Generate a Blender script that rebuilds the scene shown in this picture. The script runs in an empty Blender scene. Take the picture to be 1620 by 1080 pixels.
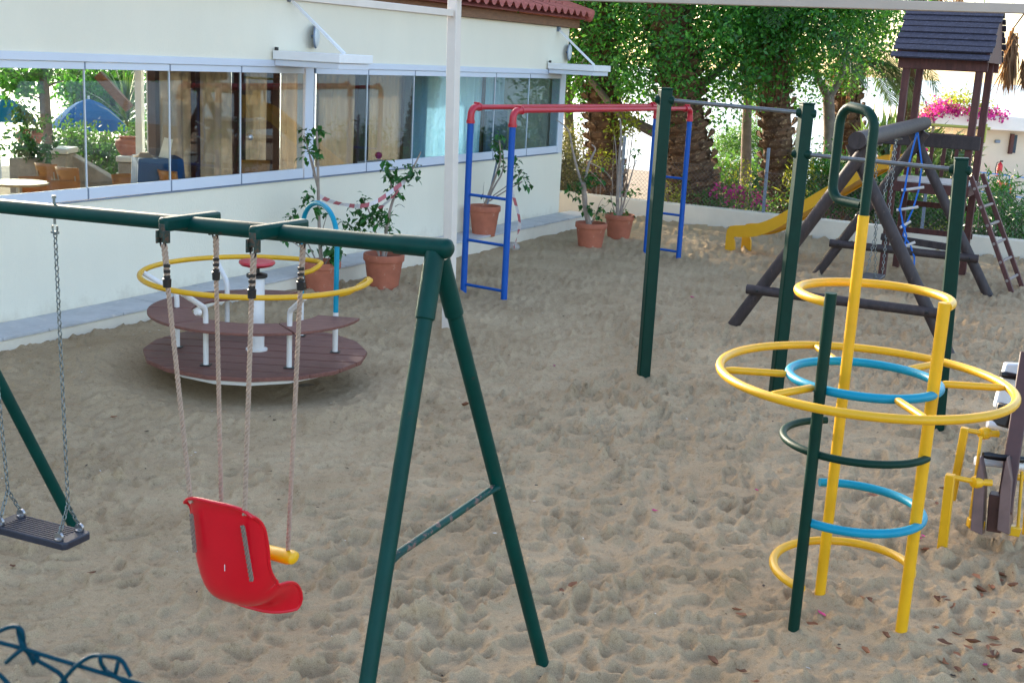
import bpy, bmesh, math, random
import numpy as np
from mathutils import Vector, Matrix

random.seed(7); rng = np.random.default_rng(11)
S = bpy.context.scene
COL = S.collection
R = math.radians
PI = math.pi

# ------------------------------------------------------------------ camera, world, sun, exposure
FPX, CW, CH, H = 1943.0, 810.0, 540.0, 2.6            # survey camera: focal length in photo pixels, centre, eye height
_d = np.array([-440.0, 8370.0, FPX]); _d /= np.linalg.norm(_d)
_up = -_d
_Y = np.array([0, 0, 1.0]) - _up * _up[2]; _Y /= np.linalg.norm(_Y)
_X = np.cross(_Y, _up)
RC = np.stack([_X, _Y, _up])
EYE = np.array([0.0, 0.0, H])

cam = bpy.data.cameras.new('camera'); camo = bpy.data.objects.new('camera', cam); COL.objects.link(camo)
cam.sensor_fit = 'HORIZONTAL'; cam.sensor_width = 36.0; cam.lens = FPX / 1620 * 36
cam.clip_start = 0.05; cam.clip_end = 6000
mw = Matrix.Identity(4)
for i in range(3):
    mw[i][0] = RC[i][0]; mw[i][1] = -RC[i][1]; mw[i][2] = -RC[i][2]; mw[i][3] = EYE[i]
camo.matrix_world = mw
cam.dof.use_dof = True; cam.dof.focus_distance = 7.5; cam.dof.aperture_fstop = 20
S.camera = camo

SUN_AZ, SUN_EL = -33.0, 17.0                          # degrees from +Y towards +X; elevation
world = bpy.data.worlds.new('World'); S.world = world; world.use_nodes = True
wn = world.node_tree; bg = wn.nodes['Background']
sky = wn.nodes.new('ShaderNodeTexSky'); sky.sky_type = 'NISHITA'; sky.sun_disc = False
sky.sun_elevation = R(SUN_EL); sky.sun_rotation = R(SUN_AZ); sky.air_density = 0.8; sky.dust_density = 1.9; sky.ozone_density = 0.0
wn.links.new(sky.outputs[0], bg.inputs[0]); bg.inputs[1].default_value = 0.15
sl = bpy.data.lights.new('sun', 'SUN'); sl.energy = 2.2; sl.angle = R(0.5); sl.color = (1.0, 0.86, 0.68)
so = bpy.data.objects.new('sun', sl); COL.objects.link(so)
sdir = Vector((math.sin(R(SUN_AZ)) * math.cos(R(SUN_EL)), math.cos(R(SUN_AZ)) * math.cos(R(SUN_EL)), math.sin(R(SUN_EL))))
so.rotation_euler = sdir.to_track_quat('Z', 'Y').to_euler()
S.view_settings.view_transform = 'Standard'; S.view_settings.look = 'None'
S.view_settings.exposure = 2.2; S.view_settings.gamma = 1.0; S.view_settings.use_curve_mapping = False

# ------------------------------------------------------------------ survey helpers (photo pixel -> point of the place)
def ray(px, py): return RC @ np.array([px - CW, py - CH, FPX])
def G(px, py, z=0.0):
    r = ray(px, py); return EYE + r * ((z - H) / r[2])
def atY(px, py, y):
    r = ray(px, py); return EYE + r * (y / r[1])
def PX(p):
    v = RC.T @ (np.asarray(p, float) - EYE); return v[:2] / v[2] * FPX + [CW, CH]
U = np.array([0.4563, 0.8898, 0.0]); N = np.array([0.8898, -0.4563, 0.0])      # along / out of the restaurant's front
def B(n, u, z=0.0): return N * n + U * u + np.array([0, 0, z])
def onN(px, py, n):
    r = ray(px, py); return EYE + r * ((n - N @ EYE) / (N @ r))
def nu(p): return N @ p, U @ p, p[2]
def V(*a): return np.array(a, float)

# ------------------------------------------------------------------ materials
def srgb(r, g, b):
    f = lambda c: (c / 12.92 if c <= 0.04045 else ((c + 0.055) / 1.055) ** 2.4)
    return (f(r / 255), f(g / 255), f(b / 255), 1)
def mat(name, col, rough=0.5, metal=0.0, var=0.12, scale=6.0, bump=0.0, bscale=40.0, coat=0.0, spec=0.5, col2=None, thr=None, aniso=None, trans=0.0):
    """procedural: base colour broken up by noise, optional second colour in worn patches, optional fine bump"""
    m = bpy.data.materials.new(name); m.use_nodes = True; nt = m.node_tree
    p = nt.nodes['Principled BSDF']; p.inputs['Roughness'].default_value = rough; p.inputs['Metallic'].default_value = metal
    p.inputs['Coat Weight'].default_value = coat; p.inputs['Coat Roughness'].default_value = 0.15; p.inputs['Specular IOR Level'].default_value = spec
    tc = nt.nodes.new('ShaderNodeTexCoord')
    src = tc.outputs['Object']
    if aniso:
        mp = nt.nodes.new('ShaderNodeMapping'); mp.inputs['Scale'].default_value = aniso; nt.links.new(src, mp.inputs[0]); src = mp.outputs[0]
    n = nt.nodes.new('ShaderNodeTexNoise'); n.inputs['Scale'].default_value = scale; n.inputs['Detail'].default_value = 6; n.inputs['Roughness'].default_value = 0.65
    nt.links.new(src, n.inputs['Vector'])
    r = nt.nodes.new('ShaderNodeValToRGB'); c = np.array(col[:3])
    r.color_ramp.elements[0].position = 0.3; r.color_ramp.elements[1].position = 0.7
    r.color_ramp.elements[0].color = (*(c * (1 - var)), 1); r.color_ramp.elements[1].color = (*np.minimum(c * (1 + var), 1), 1)
    nt.links.new(n.outputs['Fac'], r.inputs[0]); out = r.outputs[0]
    if col2 is not None:
        n2 = nt.nodes.new('ShaderNodeTexNoise'); n2.inputs['Scale'].default_value = scale * 2.3; n2.inputs['Detail'].default_value = 8; n2.inputs['Roughness'].default_value = 0.7
        nt.links.new(src, n2.inputs['Vector'])
        r2 = nt.nodes.new('ShaderNodeValToRGB'); r2.color_ramp.elements[0].position = thr; r2.color_ramp.elements[1].position = thr + 0.06
        nt.links.new(n2.outputs['Fac'], r2.inputs[0])
        mx = nt.nodes.new('ShaderNodeMix'); mx.data_type = 'RGBA'
        nt.links.new(r2.outputs[0], mx.inputs[0]); nt.links.new(out, mx.inputs[6]); mx.inputs[7].default_value = (*col2[:3], 1); out = mx.outputs[2]
    nt.links.new(out, p.inputs['Base Color'])
    if bump:
        nb = nt.nodes.new('ShaderNodeTexNoise'); nb.inputs['Scale'].default_value = bscale; nb.inputs['Detail'].default_value = 5
        nt.links.new(src, nb.inputs['Vector'])
        b = nt.nodes.new('ShaderNodeBump'); b.inputs['Strength'].default_value = 0.6; b.inputs['Distance'].default_value = bump
        nt.links.new(nb.outputs['Fac'], b.inputs['Height']); nt.links.new(b.outputs[0], p.inputs['Normal'])
    if trans:
        tb = nt.nodes.new('ShaderNodeBsdfTranslucent'); nt.links.new(out, tb.inputs[0])
        ms = nt.nodes.new('ShaderNodeMixShader'); ms.inputs[0].default_value = trans
        nt.links.new(p.outputs[0], ms.inputs[1]); nt.links.new(tb.outputs[0], ms.inputs[2]); nt.links.new(ms.outputs[0], nt.nodes['Material Output'].inputs[0])
    return m
def leafmat(name, col, tcol, trans=0.4, rough=0.45, clump=0.0):
    m = bpy.data.materials.new(name); m.use_nodes = True; nt = m.node_tree
    p = nt.nodes['Principled BSDF']; p.inputs['Roughness'].default_value = rough
    g = nt.nodes.new('ShaderNodeNewGeometry'); hs = nt.nodes.new('ShaderNodeHueSaturation')
    mr = nt.nodes.new('ShaderNodeMapRange'); mr.inputs[3].default_value = 0.55; mr.inputs[4].default_value = 1.5
    nt.links.new(g.outputs['Random Per Island'], mr.inputs[0]); nt.links.new(mr.outputs[0], hs.inputs['Value'])
    hs.inputs['Color'].default_value = col; nt.links.new(hs.outputs[0], p.inputs['Base Color'])
    if clump:                                                # branches of older and younger leaves
        tc = nt.nodes.new('ShaderNodeTexCoord'); nn = nt.nodes.new('ShaderNodeTexNoise'); nn.inputs['Scale'].default_value = 1.7; nn.inputs['Detail'].default_value = 4; nt.links.new(tc.outputs['Object'], nn.inputs['Vector'])
        m2 = nt.nodes.new('ShaderNodeMapRange'); m2.inputs[1].default_value = 0.3; m2.inputs[2].default_value = 0.7; m2.inputs[3].default_value = 1 - 0.5 * clump; m2.inputs[4].default_value = 1 + 0.75 * clump; nt.links.new(nn.outputs['Fac'], m2.inputs[0])
        mm = nt.nodes.new('ShaderNodeMath'); mm.operation = 'MULTIPLY'; nt.links.new(mr.outputs[0], mm.inputs[0]); nt.links.new(m2.outputs[0], mm.inputs[1]); nt.links.new(mm.outputs[0], hs.inputs['Value']); mr = mm
        m3 = nt.nodes.new('ShaderNodeMapRange'); m3.inputs[1].default_value = 0.3; m3.inputs[2].default_value = 0.7; m3.inputs[3].default_value = 0.515; m3.inputs[4].default_value = 0.47; nt.links.new(nn.outputs['Fac'], m3.inputs[0]); nt.links.new(m3.outputs[0], hs.inputs['Hue'])
    hs2 = nt.nodes.new('ShaderNodeHueSaturation'); hs2.inputs['Color'].default_value = tcol; nt.links.new(mr.outputs[0], hs2.inputs['Value'])
    tb = nt.nodes.new('ShaderNodeBsdfTranslucent'); nt.links.new(hs2.outputs[0], tb.inputs[0])
    ms = nt.nodes.new('ShaderNodeMixShader'); ms.inputs[0].default_value = trans
    nt.links.new(p.outputs[0], ms.inputs[1]); nt.links.new(tb.outputs[0], ms.inputs[2]); nt.links.new(ms.outputs[0], nt.nodes['Material Output'].inputs[0])
    return m
def glassmat(name, tint=(0.74, 0.82, 0.84, 1), boost=1.25):
    m = bpy.data.materials.new(name); m.use_nodes = True; nt = m.node_tree
    nt.nodes.remove(nt.nodes['Principled BSDF'])
    t = nt.nodes.new('ShaderNodeBsdfTransparent'); t.inputs[0].default_value = tint
    gl = nt.nodes.new('ShaderNodeBsdfGlossy'); gl.inputs['Roughness'].default_value = 0.006
    fr = nt.nodes.new('ShaderNodeFresnel'); ge = nt.nodes.new('ShaderNodeNewGeometry')
    io = nt.nodes.new('ShaderNodeMapRange'); io.inputs[3].default_value = 1.5; io.inputs[4].default_value = 1 / 1.5     # same thin-pane reflection on both faces
    nt.links.new(ge.outputs['Backfacing'], io.inputs[0]); nt.links.new(io.outputs[0], fr.inputs['IOR'])
    mu = nt.nodes.new('ShaderNodeMath'); mu.operation = 'MULTIPLY'; mu.inputs[1].default_value = boost; mu.use_clamp = True
    ms = nt.nodes.new('ShaderNodeMixShader')
    nt.links.new(fr.outputs[0], mu.inputs[0]); nt.links.new(mu.outputs[0], ms.inputs[0])
    nt.links.new(t.outputs[0], ms.inputs[1]); nt.links.new(gl.outputs[0], ms.inputs[2]); nt.links.new(ms.outputs[0], nt.nodes['Material Output'].inputs[0])
    return m

M = {}
M['plaster'] = mat('cream_plaster', (0.80, 0.745, 0.605), 0.85, var=0.035, scale=0.8, bump=0.006, bscale=90, col2=(0.66, 0.63, 0.55), thr=0.66, aniso=(1, 1, 0.35))
def splash(m, z0=.30, col=(0.47, 0.39, 0.28)):               # sand and rain spatter with a ragged edge along the foot of the wall
    nt = m.node_tree; p = nt.nodes['Principled BSDF']; src = p.inputs['Base Color'].links[0].from_socket
    tc = nt.nodes.new('ShaderNodeTexCoord'); sx = nt.nodes.new('ShaderNodeSeparateXYZ'); nt.links.new(tc.outputs['Object'], sx.inputs[0])
    n = nt.nodes.new('ShaderNodeTexNoise'); n.inputs['Scale'].default_value = 3.2; n.inputs['Detail'].default_value = 9; n.inputs['Roughness'].default_value = 0.75; nt.links.new(tc.outputs['Object'], n.inputs['Vector'])
    a = nt.nodes.new('ShaderNodeMath'); a.operation = 'MULTIPLY_ADD'; a.inputs[1].default_value = .9; a.inputs[2].default_value = z0 - .45; nt.links.new(n.outputs['Fac'], a.inputs[0])
    b = nt.nodes.new('ShaderNodeMath'); b.operation = 'SUBTRACT'; nt.links.new(a.outputs[0], b.inputs[0]); nt.links.new(sx.outputs['Z'], b.inputs[1])
    c = nt.nodes.new('ShaderNodeMapRange'); c.inputs[1].default_value = 0; c.inputs[2].default_value = .22; c.inputs[3].default_value = 0; c.inputs[4].default_value = .42; nt.links.new(b.outputs[0], c.inputs[0])
    mx = nt.nodes.new('ShaderNodeMix'); mx.data_type = 'RGBA'; nt.links.new(c.outputs[0], mx.inputs[0]); nt.links.new(src, mx.inputs[6]); mx.inputs[7].default_value = (*col, 1); nt.links.new(mx.outputs[2], p.inputs['Base Color'])
splash(M['plaster'])
M['plaster_low'] = mat('wall_plaster', (0.70, 0.63, 0.52), 0.9, var=0.07, scale=2.0, bump=0.006, bscale=60, col2=(0.48, 0.43, 0.36), thr=0.66)
M['slab'] = mat('bench_stone', (0.46, 0.46, 0.47), 0.5, var=0.16, scale=3.5, bump=0.002, bscale=30, col2=(0.58, 0.56, 0.54), thr=0.6)
M['alu'] = mat('white_aluminium', (0.62, 0.66, 0.74), 0.35, var=0.03, scale=2)
M['white'] = mat('white_paint', (0.80, 0.80, 0.80), 0.4, var=0.04, scale=5)
M['pole'] = mat('beige_pole_paint', (0.70, 0.62, 0.55), 0.5, var=0.05, scale=4)
M['beam'] = mat('shaded_beige_paint', (0.44, 0.37, 0.31), 0.6, var=0.06, scale=4)  # the pole's beige, darkened to stand for the shaded underside
M['fascia'] = mat('brown_fascia', (0.22, 0.115, 0.065), 0.7, var=0.25, scale=8, aniso=(1, 1, 6))
M['tile'] = mat('red_roof_tile', (0.36, 0.10, 0.075), 0.75, var=0.25, scale=7, bump=0.004, bscale=50, col2=(0.27, 0.16, 0.12), thr=0.66)
M['green'] = mat('green_gloss_paint', (0.0, 0.041, 0.032), 0.42, var=0.18, scale=7, bump=0.0008, bscale=30, coat=0.0, spec=0.16, col2=(0.035, 0.03, 0.022), thr=0.64)
M['dgreen'] = mat('dark_green_paint', (0.0, 0.028, 0.018), 0.5, var=0.15, scale=9, bump=0.001, bscale=60, spec=0.2)
M['worn'] = mat('worn_green_paint', (0.002, 0.055, 0.045), 0.4, var=0.15, scale=9, spec=0.2, col2=(0.17, 0.10, 0.085), thr=0.52)
M['yellow'] = mat('yellow_paint', (0.70, 0.37, 0.004), 0.38, var=0.09, scale=6, bump=0.0006, bscale=40, col2=(0.44, 0.21, 0.03), thr=0.70)
M['cyan'] = mat('light_blue_paint', (0.0, 0.245, 0.37), 0.4, var=0.06, scale=6, spec=0.3, col2=(0.05, 0.22, 0.32), thr=0.68)
M['blue'] = mat('blue_paint', (0.0, 0.075, 0.36), 0.45, var=0.07, scale=6, spec=0.35)
M['red'] = mat('red_paint', (0.46, 0.012, 0.03), 0.38, var=0.1, scale=6, coat=0.15)
M['redplastic'] = mat('red_plastic', (0.66, 0.003, 0.016), 0.3, var=0.05, scale=8, bump=0.0006, bscale=120, col2=(0.62, 0.03, 0.03), thr=0.70, trans=0.06)
M['yplastic'] = mat('yellow_plastic', (0.80, 0.42, 0.0), 0.35, var=0.05, scale=9)
M['chain'] = mat('galvanised_chain', (0.20, 0.22, 0.21), 0.45, metal=0.75, var=0.25, scale=30)
M['barsteel'] = mat('dull_bar_steel', (0.17, 0.175, 0.18), 0.42, metal=0.7, var=0.2, scale=20)
M['ladderrung'] = mat('grey_wood_rung', (0.26, 0.21, 0.19), 0.7, var=0.2, scale=20)
M['steel'] = mat('bare_steel', (0.42, 0.42, 0.43), 0.32, metal=0.9, var=0.1, scale=20)
M['rubber'] = mat('black_rubber', (0.022, 0.025, 0.04), 0.45, var=0.2, scale=20, bump=0.001, bscale=90)
M['black'] = mat('black_plastic', (0.008, 0.008, 0.009), 0.4, var=0.1, scale=20)
M['rope'] = mat('hemp_rope', (0.40, 0.285, 0.21), 0.9, var=0.2, scale=60)
M['sideropes'] = mat('worn_rope', (0.22, 0.16, 0.125), 0.9, var=0.2, scale=60)
M['mgrwood'] = mat('brown_plank', (0.175, 0.072, 0.055), 0.5, spec=0.3, var=0.3, scale=7, bump=0.0015, bscale=40, aniso=(1, 9, 9), col2=(0.19, 0.11, 0.10), thr=0.62)
M['offwhite'] = mat('off_white_steel', (0.72, 0.69, 0.66), 0.42, var=0.07, scale=9)
M['log'] = mat('dark_log', (0.038, 0.026, 0.026), 0.65, var=0.4, scale=5, bump=0.004, bscale=20, aniso=(3, 3, 1), col2=(0.085, 0.055, 0.048), thr=0.60)
M['post'] = mat('brown_timber', (0.085, 0.026, 0.022), 0.65, var=0.35, scale=6, bump=0.003, bscale=30, aniso=(4, 4, 1))
M['slat'] = mat('blue_black_slat', (0.030, 0.029, 0.050), 0.6, var=0.4, scale=6, bump=0.003, bscale=25, aniso=(1.5, 6, 6), col2=(0.085, 0.085, 0.13), thr=0.55)
M['slide'] = mat('yellow_slide_plastic', (0.80, 0.43, 0.02), 0.38, var=0.05, scale=4, trans=0.15)
M['terracotta'] = mat('terracotta', (0.40, 0.125, 0.070), 0.8, var=0.15, scale=7, bump=0.002, bscale=50, col2=(0.50, 0.27, 0.19), thr=0.60)
M['soil'] = mat('potting_soil', (0.055, 0.032, 0.022), 0.95, var=0.4, scale=30, bump=0.01, bscale=60)
M['stem'] = mat('pale_bark', (0.30, 0.24, 0.20), 0.85, var=0.3, scale=12, bump=0.004, bscale=40)
M['bark'] = mat('tree_bark', (0.20, 0.155, 0.13), 0.9, var=0.35, scale=5, bump=0.015, bscale=14)
M['palmtrunk'] = mat('palm_boots', (0.13, 0.068, 0.036), 0.9, var=0.5, scale=6, bump=0.01, bscale=25, col2=(0.34, 0.22, 0.12), thr=0.56)
M['curtain'] = mat('beige_curtain', (0.44, 0.35, 0.265), 0.9, var=0.18, scale=2, aniso=(5, 5, 0.4), trans=0.14)
M['sheer_sky'] = mat('sky_tinted_curtain', (0.40, 0.70, 0.92), 0.9, var=0.12, scale=2, aniso=(5, 5, 0.4), trans=0.3)  # the sky reflected in the panes is put into this blue
M['dwood'] = mat('dark_red_timber', (0.055, 0.014, 0.010), 0.5, var=0.3, scale=5)
M['floor'] = mat('interior_floor', (0.22, 0.17, 0.13), 0.5, var=0.15, scale=3)
M['interior'] = mat('interior_plaster', (0.62, 0.58, 0.48), 0.85, var=0.05, scale=2)
M['chair'] = mat('varnished_beech', (0.40, 0.17, 0.045), 0.35, var=0.15, scale=8, aniso=(1, 1, 5))
M['bluecloth'] = mat('blue_tablecloth', (0.02, 0.085, 0.24), 0.8, var=0.15, scale=6)
M['parasolblue'] = mat('blue_parasol_cloth', (0.0, 0.17, 0.44), 0.85, var=0.08, scale=3, trans=0.4, spec=0.1)
M['parasolteal'] = mat('teal_parasol_cloth', (0.01, 0.22, 0.30), 0.75, var=0.08, scale=3, trans=0.4)
M['stone'] = mat('grey_stone', (0.34, 0.30, 0.26), 0.9, var=0.3, scale=4, bump=0.02, bscale=10)
M['paper'] = mat('white_card', (0.85, 0.85, 0.85), 0.6, var=0.02)
M['tapered'] = mat('red_tape', (0.58, 0.16, 0.19), 0.5, var=0.05, trans=0.3)
M['tapewhite'] = mat('white_tape', (0.80, 0.76, 0.78), 0.5, var=0.05, trans=0.3)
M['fencepost'] = mat('galvanised_post', (0.20, 0.25, 0.33), 0.5, metal=0.3, var=0.12, scale=10)
M['wire'] = mat('galvanised_wire', (0.15, 0.12, 0.10), 0.6, metal=0.2, var=0.2)
M['pvcwire'] = mat('green_blue_wire', (0.0, 0.038, 0.062), 0.65, var=0.12, scale=20, spec=0.1)
M['bungalow'] = mat('bungalow_plaster', (0.66, 0.58, 0.46), 0.9, var=0.06, scale=1)
M['concrete'] = mat('pale_concrete', (0.74, 0.70, 0.64), 0.85, var=0.05, scale=2)
M['extred'] = mat('extinguisher_red', (0.50, 0.012, 0.02), 0.35, var=0.05)
M['railblue'] = mat('blue_rail_paint', (0.05, 0.20, 0.48), 0.45, var=0.06)
M['path'] = mat('pale_path', (0.62, 0.55, 0.50), 0.9, var=0.1, scale=2)
M['ground'] = mat('garden_soil', (0.20, 0.155, 0.105), 0.95, var=0.35, scale=1.5, bump=0.03, bscale=8)
M['bluerope'] = mat('blue_rope', (0.008, 0.13, 0.52), 0.7, var=0.12, scale=40)
M['rung'] = mat('pale_rung', (0.55, 0.50, 0.47), 0.6, var=0.15, scale=20)
M['seatbrown'] = mat('brown_steel_beam', (0.075, 0.030, 0.026), 0.5, var=0.2, scale=8)
M['mauve'] = mat('mauve_brown_plastic', (0.14, 0.085, 0.08), 0.5, var=0.2, scale=10)
M['clear'] = glassmat('window_glass')
M['mirror'] = mat('lamp_cover', (0.62, 0.66, 0.66), 0.3, var=0.03)
M['leaf_fig'] = leafmat('fig_leaf', (0.025, 0.140, 0.034, 1), (0.16, 0.42, 0.03, 1), 0.45, 0.4, 0.9)
M['leaf_carob'] = leafmat('carob_leaf', (0.032, 0.145, 0.038, 1), (0.18, 0.42, 0.03, 1), 0.42, 0.42, 0.9)
M['leaf_pot'] = leafmat('pot_plant_leaf', (0.022, 0.115, 0.018, 1), (0.06, 0.20, 0.02, 1), 0.3, 0.35)
M['leaf_lime'] = leafmat('lime_leaf', (0.14, 0.20, 0.02, 1), (0.40, 0.42, 0.03, 1), 0.45)
M['leaf_bush'] = leafmat('bush_leaf', (0.035, 0.115, 0.026, 1), (0.12, 0.28, 0.03, 1), 0.4)
M['leaf_olive'] = leafmat('olive_leaf', (0.10, 0.115, 0.05, 1), (0.22, 0.22, 0.06, 1), 0.35)
M['leaf_palm'] = leafmat('palm_leaf', (0.045, 0.10, 0.035, 1), (0.13, 0.22, 0.04, 1), 0.35, 0.4)
M['leaf_dead'] = leafmat('dead_palm_leaf', (0.22, 0.115, 0.055, 1), (0.34, 0.17, 0.06, 1), 0.3, 0.7)
M['flower'] = leafmat('magenta_bract', (0.50, 0.025, 0.22, 1), (0.60, 0.05, 0.30, 1), 0.4, 0.6)
M['dryleaf'] = leafmat('dry_leaf', (0.24, 0.095, 0.042, 1), (0.28, 0.11, 0.04, 1), 0.15, 0.7)
M['petal'] = leafmat('pink_petal', (0.50, 0.05, 0.18, 1), (0.5, 0.05, 0.2, 1), 0.2, 0.7)

# ------------------------------------------------------------------ mesh builder
def unit(v): v = np.asarray(v, float); return v / (np.linalg.norm(v) + 1e-12)
class MB:
    def __init__(s): s.v = []; s.f = []; s.m = []
    def add(s, vs, fs, mi=0):
        o = len(s.v); s.v.extend([tuple(map(float, p)) for p in vs]); s.f.extend([tuple(i + o for i in f) for f in fs]); s.m.extend([mi] * len(fs)); return s
    def box(s, c, size, ax=None, mi=0):
        c = np.asarray(c, float); a = np.eye(3) if ax is None else np.asarray(ax, float)
        hx, hy, hz = [q / 2 for q in size]
        vs = [c + a[0] * x * hx + a[1] * y * hy + a[2] * z * hz for z in (-1, 1) for y in (-1, 1) for x in (-1, 1)]
        return s.add(vs, [(0, 2, 3, 1), (4, 5, 7, 6), (0, 1, 5, 4), (2, 6, 7, 3), (0, 4, 6, 2), (1, 3, 7, 5)], mi)
    def beam(s, p, q, w, h, upv=(0, 0, 1), mi=0):
        p = np.asarray(p, float); q = np.asarray(q, float); d = unit(q - p); upv = np.asarray(upv, float)
        if abs(d @ unit(upv)) > 0.98: upv = np.array([N[0], N[1], 0.0])
        sd = unit(np.cross(d, upv)); u2 = np.cross(sd, d)
        return s.box((p + q) / 2, (w, np.linalg.norm(q - p), h), (sd, d, u2), mi)
    def tube(s, pts, r, n=10, closed=False, cap=True, mi=0, ell=None):
        pts = [np.asarray(p, float) for p in pts]; k = len(pts)
        rs = [r] * k if np.isscalar(r) else list(r)
        tans = []
        for i in range(k):
            a = pts[(i - 1) % k] if (closed or i > 0) else pts[i]; b = pts[(i + 1) % k] if (closed or i < k - 1) else pts[i]
            tans.append(unit(b - a))
        t0 = tans[0]; ref = np.array([0, 0, 1.0]) if abs(t0[2]) < 0.9 else np.array([1.0, 0, 0])
        nn = unit(np.cross(np.cross(t0, ref), t0)); vs = []
        for i in range(k):
            if i: 
                nn = nn - tans[i] * (nn @ tans[i]); nn = unit(nn)
            bb = np.cross(tans[i], nn)
            for j in range(n):
                a = 2 * PI * j / n; e = 1.0 if ell is None else ell
                vs.append(pts[i] + rs[i] * (math.cos(a) * nn * e + math.sin(a) * bb))
        fs = []
        for i in range(k if closed else k - 1):
            i2 = (i + 1) % k
            for j in range(n):
                j2 = (j + 1) % n; fs.append((i * n + j, i * n + j2, i2 * n + j2, i2 * n + j))
        if cap and not closed:
            fs.append(tuple(range(n - 1, -1, -1))); fs.append(tuple((k - 1) * n + j for j in range(n)))
        return s.add(vs, fs, mi)
    def lathe(s, prof, c, n=28, axis=(0, 0, 1), mi=0):
        c = np.asarray(c, float); az = unit(axis); ref = np.array([1.0, 0, 0]) if abs(az[0]) < 0.9 else np.array([0, 1.0, 0])
        ax = unit(np.cross(np.cross(az, ref), az)); ay = np.cross(az, ax); vs = []
        for r, z in prof:
            for j in range(n):
                a = 2 * PI * j / n; vs.append(c + az * z + r * (math.cos(a) * ax + math.sin(a) * ay))
        fs = []
        for i in range(len(prof) - 1):
            for j in range(n):
                j2 = (j + 1) % n; fs.append((i * n + j, i * n + j2, (i + 1) * n + j2, (i + 1) * n + j))
        if prof[0][0] > 1e-4: fs.append(tuple(range(n - 1, -1, -1)))
        if prof[-1][0] > 1e-4: fs.append(tuple((len(prof) - 1) * n + j for j in range(n)))
        return s.add(vs, fs, mi)
    def prism(s, poly, z0, z1, mi=0):
        n = len(poly); vs = [(p[0], p[1], z0) for p in poly] + [(p[0], p[1], z1) for p in poly]
        return s.add(vs, [tuple(range(n - 1, -1, -1)), tuple(range(n, 2 * n))] + [(i, (i + 1) % n, n + (i + 1) % n, n + i) for i in range(n)], mi)
    def grid(s, P, mi=0):                                  # P[i][j] points
        a, b = len(P), len(P[0]); vs = [p for row in P for p in row]
        return s.add(vs, [(i * b + j, i * b + j + 1, (i + 1) * b + j + 1, (i + 1) * b + j) for i in range(a - 1) for j in range(b - 1)], mi)
ORG = {}
def mesh_obj(name, me, parent=None, loc=None):
    o = bpy.data.objects.new(name, me); COL.objects.link(o)
    if parent is not None: o.parent = parent; ORG[o.name] = ORG[parent.name]
    else: o.location = loc if loc is not None else (0, 0, 0); ORG[o.name] = np.array(loc if loc is not None else (0, 0, 0), float)
    return o
def build(name, mb, material, parent=None, loc=None, smooth=True, bevel=0.0, sharp=38, solid=0.0):
    """link mb as ONE object; vertices are given in place coordinates and stored relative to the thing's base"""
    o0 = ORG[parent.name] if parent is not None else (np.asarray(loc, float) if loc is not None else np.zeros(3))
    me = bpy.data.meshes.new(name); me.from_pydata((np.array(mb.v) - o0).tolist() if mb.v else [], [], mb.f)
    mats = material if isinstance(material, (list, tuple)) else [material]
    for m in mats: me.materials.append(m)
    if len(mats) > 1: me.polygons.foreach_set('material_index', mb.m)
    if smooth:
        me.polygons.foreach_set('use_smooth', [True] * len(me.polygons)); me.set_sharp_from_angle(angle=R(sharp))
    me.update()
    o = mesh_obj(name, me, parent, loc)
    if solid:
        sm = o.modifiers.new('thickness', 'SOLIDIFY'); sm.thickness = solid; sm.offset = 0
    if bevel:
        b = o.modifiers.new('bevel', 'BEVEL'); b.width = bevel; b.segments = 2; b.limit_method = 'ANGLE'; b.angle_limit = R(40)
        b.harden_normals = False
    return o
def tag(o, label=None, cat=None, group=None, kind=None):
    if label: o['label'] = label
    if cat: o['category'] = cat
    if group: o['group'] = group
    if kind: o['kind'] = kind
    return o
def thing(name, label, cat, loc, group=None):
    o = bpy.data.objects.new(name, None); COL.objects.link(o); o.location = tuple(map(float, loc)); o.empty_display_size = 0.2
    ORG[o.name] = np.asarray(loc, float); return tag(o, label, cat, group)
def share(name, src, parent, shift):
    """a further piece that shares src's mesh, moved by shift"""
    o = bpy.data.objects.new(name, src.data); COL.objects.link(o); o.parent = parent; ORG[o.name] = ORG[parent.name]
    o.location = tuple(map(float, shift)); return o
def fast_mesh(name, verts, faces4, material, parent=None, loc=None, smooth=False):
    o0 = ORG[parent.name] if parent is not None else (np.asarray(loc, float) if loc is not None else np.zeros(3))
    me = bpy.data.meshes.new(name); nv, nf = len(verts), len(faces4); k = faces4.shape[1]
    me.vertices.add(nv); me.vertices.foreach_set('co', (verts - o0).astype(np.float32).ravel())
    me.loops.add(nf * k); me.loops.foreach_set('vertex_index', faces4.astype(np.int32).ravel())
    me.polygons.add(nf); me.polygons.foreach_set('loop_start', (np.arange(nf) * k).astype(np.int32))
    if smooth: me.polygons.foreach_set('use_smooth', np.ones(nf, bool))
    me.materials.append(material); me.update(calc_edges=True)
    return mesh_obj(name, me, parent, loc)
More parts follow.
